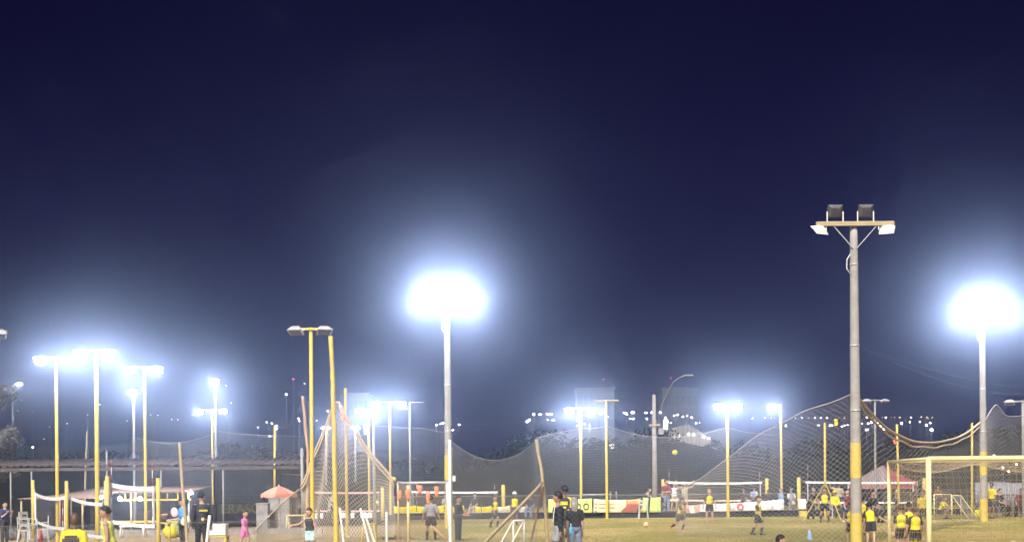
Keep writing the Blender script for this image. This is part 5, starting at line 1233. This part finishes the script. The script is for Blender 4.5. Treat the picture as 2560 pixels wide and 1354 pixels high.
def held(t, local):   # world position of a point given in a person's own frame
    return Matrix.Rotation(t.rotation_euler.z, 4, 'Z') @ Vector(local) + Vector(t.location)
YB = mat('print_yellow', (0.80, 0.70, 0.05), 0.6); BK = mat('print_black', (0.05, 0.05, 0.04), 0.6)
KG = 'young players in yellow and black kit'
# ---- left side, sand courts
person(12, 45, 1.40, 60, 'person in navy top with hands raised to the chest at the left edge', 'navy', pose='hands_up_face', skin='light', bottom='charcoal', legs='pants')
person(183, 22.7, 1.56, 176, 'broad man in yellow and black shirt seen from behind in the near left corner', 'yellow', pose='stoop', skin='dark', hairstyle='none', sleevem=None, bottom='black', head_turn=25, backprint=(BK, ((0.72, .14), (0.61, .19), (0.52, .19), (0.43, .19))))
person(277, 26.2, 1.60, -80, 'man in neon yellow tank top looking down to the left', 'neon', sleeve='tank', pose='stoop', skin='tan', hair='black', bottom='charcoal')
t4, i4 = person(458, 37.5, 1.60, -60, 'woman in blue top holding two rackets behind the leaning pole', 'blue', pose='rackets', skin='light', hair='black', hairstyle='tail', legs='tights', bottom='charcoal', cap='charcoal')
t5, i5 = person(505, 36.8, 1.74, -150, 'man in black long-sleeved shirt with a yellow band of lettering on his back', 'charcoal', sleeve='long', pose='front', skin='light', hair='black', legs='pants', bottom='black', head_turn=-50, backprint=(YB, ((0.66, .14),)), extra=dict(aL=((.22, .05, -1), (.12, -.25, -1)), aR=((-.30, -.05, -1), (-.1, -.25, -1))))
person(612, 40.5, 1.16, 70, 'small girl in pink dress-length shirt near the parasol', 'pink', pose='walk', skin='light', hair='brown', hairstyle='tail', kid=0.9, bottom='pink', shoes='white')
person(776, 36.5, 1.28, -20, 'child in turquoise striped shorts reaching an arm out behind the yellow pole', 'charcoal', sleeve='tank', pose='reachR', skin='light', hair='brown', kid=0.7, bottom='turq', shoes='white')
person(826, 62.8, 1.45, 80, 'faint seated person in grey behind the peaked net, left of two', 'grey', pose='sit', skin='tan', bottom='charcoal', legs='pants', group='people at the table behind the peaked net')
person(834, 61.0, 1.55, -60, 'faint bare-armed person behind the lumpy trunk post', 'beige', pose='hands_up_face', skin='light', bottom='charcoal', group='people at the table behind the peaked net')
person(752, 58, 1.5, 20, 'faint person in purple-grey beside the table near the gate frame', 'grey', pose='stand', skin='light', bottom='charcoal', legs='pants')
person(660, 60, 1.35, -30, 'faint seated person in dark top left of the grey blocks', 'charcoal', pose='sit', skin='light', bottom='charcoal', legs='pants')
# ---- middle
person(1078, 45.2, 1.47, 175, 'youth in loose grey shirt under the long orange bib', 'grey', sleeve='elbow', pose='apart', skin='tan', hair='black', bottom='charcoal', socks='charcoal', kid=0.3)
t10, i10 = person(1146, 44.6, 1.46, 60, 'youth all in black wearing orange gloves right of the blazing mast', 'black', sleeve='long', pose='hold', skin='tan', hair='black', legs='pants', bottom='black', kid=0.3)
person(1237, 55.8, 1.33, 40, 'boy in yellow kit running before the volleyball net, left of the slanting brace', pose='walk', skin='tan', hair='black', kid=0.7, socks='black', shoes='black', group=KG)
person(1287, 57.6, 1.42, 10, 'boy in yellow kit and pale cap standing behind the slanting brace', pose='stand', skin='brown', hair='black', kid=0.5, cap='white', socks='black', group=KG)
person(1327, 64.5, 1.55, -20, 'person in dark clothes sitting by the fence between the two braces', 'charcoal', pose='sit', skin='tan', bottom='jeans', legs='pants', group='spectators at the fence')
person(1115, 68.5, 1.5, 20, 'faint spectator in beige behind the blazing mast', 'beige', pose='sit', skin='tan', bottom='charcoal', legs='pants', group='spectators at the fence')
person(1188, 68.5, 1.5, -30, 'faint spectator in dark clothes left of the running boy near the net', 'charcoal', pose='sit', skin='light', bottom='beige', legs='pants', group='spectators at the fence')
t15, i15 = person(1397, 31.8, 1.73, -100, 'man in black zipped jacket and grey shorts walking left', 'black', sleeve='long', pose='stand', skin='tan', hair='black', bottom='grey', head_turn=-10, extra=dict(aL=((.05, .22, -1), (.0, .05, -1)), aR=((-.1, -.12, -1), (-.03, -.35, -1)), lL=((.03, -.22, -1), (0, .05, -1)), lR=((-.03, .15, -1), (0, .25, -1))))
person(1412, 38.5, 1.82, 170, 'tall man in black and yellow shirt with yellow print on his back', 'charcoal', pose='stand', skin='brown', hair='black', sleevem='yellow', bottom='charcoal', head_turn=40, backprint=(YB, ((0.74, .13), (0.66, .13), (0.48, .08))))
t17, i17 = person(1438, 32.6, 1.58, -160, 'woman with long greyish hair in black shirt and jeans', 'black', pose='stand', skin='light', hair='grey', hairstyle='long', legs='pants', bottom='jeans', head_turn=-20)
# ---- middle and right courts behind the banners
person(1606, 68.5, 1.66, 75, 'crouching volleyball player in black top reaching low at the green banner', 'charcoal', sleeve='tank', pose='dig', skin='light', hair='black', hairstyle='tail', bottom='charcoal')
person(1650, 67.5, 1.5, 30, 'dark seated figure between the green banner and the net post', 'black', pose='sit', skin='dark', bottom='charcoal', legs='pants')
person(1666, 70.5, 1.86, 20, 'man in maroon shirt and jeans with folded arms at the net post', 'red', pose='crossed', skin='tan', hair='black', legs='pants', bottom='jeans', head_turn=20)
person(1686, 76, 1.66, 20, 'player in white top raising one arm beside the man in maroon', 'white', pose='armsup', skin='light', hair='black', bottom='beige', extra=dict(aR=((-.3, -.2, -1), (0, -.6, -.6))))
person(1712, 76, 1.70, 0, 'blond bare-shouldered player with both arms raised behind the banner', 'cream', sleeve='tank', pose='armsup', skin='light', hair='blond', bottom='beige')
person(1700, 50.6, 1.30, 55, 'boy in yellow kit and orange shoes kicking forward over the grass', pose='run', skin='tan', hair='black', kid=0.7, socks='black', shoes='orange', bottom='black', group=KG)
person(1774, 60, 1.44, 5, 'fair-haired boy in yellow kit and orange shoes standing legs apart', pose='apart', skin='light', hair='blond', kid=0.6, shoes='orange', bottom='black', group=KG)
person(1860, 68, 1.42, -55, 'man in grey-green shirt and cap behind the white banner', 'charcoal', pose='stand', skin='light', hair='black', cap='charcoal', legs='pants', bottom='charcoal')
person(1886, 69.5, 1.45, -40, 'man in striped pale shirt and cap right of the capped man', 'lblue', pose='crossed', skin='light', hair='black', cap='charcoal', legs='pants', bottom='charcoal', sleevem='white')
person(1896, 46.6, 1.35, 60, 'boy in yellow kit nearest the camera on the middle of the grass', pose='walk', skin='light', hair='brown', kid=0.7, socks='charcoal', bottom='charcoal', group=KG)
person(1918, 67.5, 1.36, 150, 'dark figure bending at the yellow net post behind the banner', 'charcoal', pose='bend', skin='brown', hair='black', legs='pants', bottom='black')
person(1953, 68, 1.34, -60, 'person in light blue shirt turned left behind the banner end', 'lblue', pose='stand', skin='light', hair='grey', legs='pants', bottom='jeans')
t30, i30 = person(1979, 66.9, 1.36, 5, 'man in white and grey shirt holding a ball at the net post', 'grey', pose='hold', skin='tan', hair='grey', sleevem='white', legs='pants', bottom='grey', cap='grey')
person(2027, 62, 1.50, 20, 'bald man in black leaning with a bent arm left of the nearest mast', 'black', pose='bend', skin='tan', hair='grey', legs='pants', bottom='black')
person(2062, 58.5, 1.48, -20, 'boy in yellow kit and dark socks striding left of the nearest mast', pose='stride', skin='tan', hair='black', kid=0.5, socks='black', bottom='black', group=KG)
person(2087, 63, 1.60, 15, 'person wrapped in a yellow hooded cape sitting on a plastic chair', 'yellow', sleeve='long', pose='sit', skin='tan', hair='black', cap='yellow', legs='pants', bottom='charcoal')
person(2098, 70, 1.62, 170, 'person in beige shirt with back turned below the net tape', 'beige', pose='armsup', skin='tan', hair='black', bottom='charcoal', legs='pants', extra=dict(aR=((-.2, 0, -1), (-.1, -.2, -1))))
person(2118, 57.5, 1.44, 10, 'girl with two tufts of hair in dark striped top left of the nearest mast', 'red', pose='walk', skin='light', hair='black', hairstyle='buns', kid=0.5, bottom='navy', sleevem='navy', shoes='white')
person(2126, 40.2, 1.22, 175, 'boy in yellow kit half hidden by the nearest mast', pose='walk', skin='light', hair='brown', kid=0.7, bottom='charcoal', shoes='orange', group=KG)
person(2182, 57, 1.72, 40, 'big man in black sitting on a chair right of the nearest mast', 'black', pose='sit', skin='tan', hair='black', legs='pants', bottom='charcoal')
person(2178, 39.6, 1.26, 165, 'boy in yellow kit stretching an arm towards the goal, right of the nearest mast', pose='reach', skin='light', hair='black', kid=0.6, bottom='charcoal', shoes='neon', group=KG, extra=dict(aL=((.15, 0, -1), (.1, -.2, -1)), aR=((-.75, -.1, -.75), (-.9, -.1, -.55))))
person(2158, 46, 1.30, 150, 'boy in yellow kit close behind the arm-stretching boy', pose='stand', skin='tan', hair='black', kid=0.6, bottom='charcoal', group=KG)
person(2253, 34.5, 1.29, 178, 'left of two boys standing back to us in the big goal, paler bib', pose='stand', skin='light', hair='brown', kid=0.6, bottom='black', shoes='white', group=KG, backprint=(mat('print_faded', (0.55, 0.52, 0.12), 0.7), ((0.62, .13),)))
person(2273, 37.5, 1.27, 160, 'boy in yellow kit between and behind the two boys in the goal', pose='stand', skin='tan', hair='black', kid=0.6, bottom='black', group=KG)
person(2289, 34.2, 1.24, 182, 'right of two boys standing back to us in the big goal, deep yellow bib', 'yellow', sleevem='black', pose='apart', skin='tan', hair='brown', kid=0.6, bottom='black', shoes='white', group=KG)
person(2308, 50.0, 1.45, 0, 'youth in plain yellow shirt facing us behind the goal post', 'yellow', pose='stand', skin='tan', hair='brown', kid=0.3, bottom='black', sleevem='yellow', group=KG)
person(2243, 66, 1.55, 60, 'person in brown top seen through the goal net under the tent', 'beige', pose='reachR', skin='tan', hair='black', bottom='charcoal', legs='pants')
person(2215, 70, 1.55, -20, 'shadowy person in dark green under the tent', 'charcoal', pose='sit', skin='dark', bottom='charcoal', legs='pants')
person(2292, 64, 1.45, 160, 'person in green top behind the side tape of the right net', 'charcoal', pose='stand', skin='brown', hair='black', bottom='charcoal', legs='pants', sleevem='charcoal')
person(2351, 61, 1.45, 50, 'boy in yellow top squatting inside the pale mini goal', 'yellow', pose='squat', skin='tan', hair='black', kid=0.3, bottom='black')
person(2346, 68, 1.45, 0, 'person in dark clothes behind the mini goal', 'red', pose='hands_up_face', skin='tan', hair='brown', bottom='charcoal', legs='pants')
person(2480, 61, 1.62, -60, 'person in bright yellow shirt beside the lit right mast', 'yellow', pose='stand', skin='brown', hair='black', bottom='charcoal', sleevem='yellow')
person(2500, 63, 1.62, 40, 'person in black sitting on the left chair by the corrugated fence', 'black', pose='sit', skin='light', hair='black', legs='pants', bottom='black')
person(2552, 63, 1.62, -30, 'person in maroon sitting on the right chair by the corrugated fence', 'red', pose='sit', skin='light', hair='grey', legs='pants', bottom='black')
person(1952, 24.2, 1.00, 80, 'small child whose dark-haired head rises at the bottom edge', 'yellow', pose='stand', skin='tan', hair='black', kid=1.0)
person(2534, 24.0, 0.88, 20, 'toddler whose pale head top just shows at the bottom right', 'white', pose='stand', skin='light', hair='blond', hairstyle='none', kid=1.0)
# ---- things people hold
def racket(px, py, D, rx, rz, m_, label, tilt=0.0, hd_=(0.2, -0.2)):
    c = at(px, py, D); t = thing('racket', c, label, 'racket', 'beach tennis rackets')
    rot = Matrix.Rotation(R(tilt), 3, 'Y'); g = MB(); g.ball((0, 0, 0), 1.0, 16, 8, (rx, 0.018, rz), rot); g.build('face', m_, t)
    g = MB(); d = rot @ Vector((hd_[0], 0, hd_[1])); e = d.normalized()
    g.tube([e*rz*0.92, e*(rz+0.16)], 0.016, 8); g.build('handle', DARKM, t)
racket(436, 1279, 36.9, 0.10, 0.135, mat('racket_pink', (0.72, 0.58, 0.60), 0.4), 'pale pink racket held out to the left by the woman in blue', -8, (0.10, -0.12))
racket(463, 1300, 36.7, 0.11, 0.15, mat('racket_cream', (0.78, 0.76, 0.60), 0.4), 'cream racket held low by the woman in blue', 40, (0.16, -0.10))
racket(507, 1297, 36.3, 0.045, 0.045, mat('racket_orange', (0.78, 0.50, 0.12), 0.4), 'small round orange paddle at the hip of the man in black', 0, (0.1, 0.0))
wr = held(t17, (0, 0, 0)); c = at(1427, 1322, 31.9); t = thing('bottle', c, 'light blue bottle carried by the long-haired woman', 'bottle')
g = MB(); g.lathe([(0.03, -0.10), (0.035, -0.09), (0.035, 0.04), (0.015, 0.08), (0.015, 0.11)], n=12); g.build('body', mat('bottle_blue', (0.10, 0.45, 0.80), 0.3), t); g = MB(); g.lathe([(0.018, 0.11), (0.018, 0.13)], n=10); g.build('cap', WHITE, t)
def local(t, w): return Matrix.Rotation(-t.rotation_euler.z, 3, 'Z') @ (Vector(w)-Vector(t.location))
g = MB(); g.tube([local(t15, at(px, py, 31.45)) for px, py in ((1388, 1260), (1384, 1285), (1383, 1322))], 0.010, 6); g.build('zip_strip', CL['white'], t15)
for k in (0, 1):
    wr_ = i10['arms'][k][2]; fd_ = i10['arms'][k][3]; g = MB(); c = wr_+fd_*0.06
    g.ball(c, 0.055, 12, 8, (1, 0.8, 1.1))
    for q in range(4): g.tube([c+Vector((0.02*(q-1.5), -0.01, -0.03)), c+fd_*0.08+Vector((0.024*(q-1.5), -0.03, -0.04))], 0.012, 6)
    g.tube([c+Vector((0.04, -0.01, 0)), c+Vector((0.075, -0.02, 0.03))], 0.012, 6)
    g.build('glove', RAG, t10)
ball(at(1984, 1257, 66.5), 0.11, (0.70, 0.48, 0.28), (0.80, 0.72, 0.55), 'pale orange ball held by the man in the white and grey shirt')
# ------------------------------------------------------------------ haze
hz = MB(); hz.box((0, 112.5, 8.4), (204, 251, 18.8))
mt = bpy.data.materials.new('night_haze'); mt.use_nodes = True; nt = mt.node_tree
mt.cycles.volume_sampling = 'MULTIPLE_IMPORTANCE'; mt.cycles.homogeneous_volume = True
for n in list(nt.nodes):
    if n.type == 'BSDF_PRINCIPLED': nt.nodes.remove(n)
pv = nt.nodes.new('ShaderNodeVolumePrincipled')
pv.inputs['Color'].default_value = (0.50, 0.635, 1.0, 1); pv.inputs['Density'].default_value = 0.0041
pv.inputs['Anisotropy'].default_value = 0.958
nt.links.new(pv.outputs[0], nt.nodes['Material Output'].inputs['Volume'])
ho = hz.build('haze', mt); ho['kind'] = 'stuff'
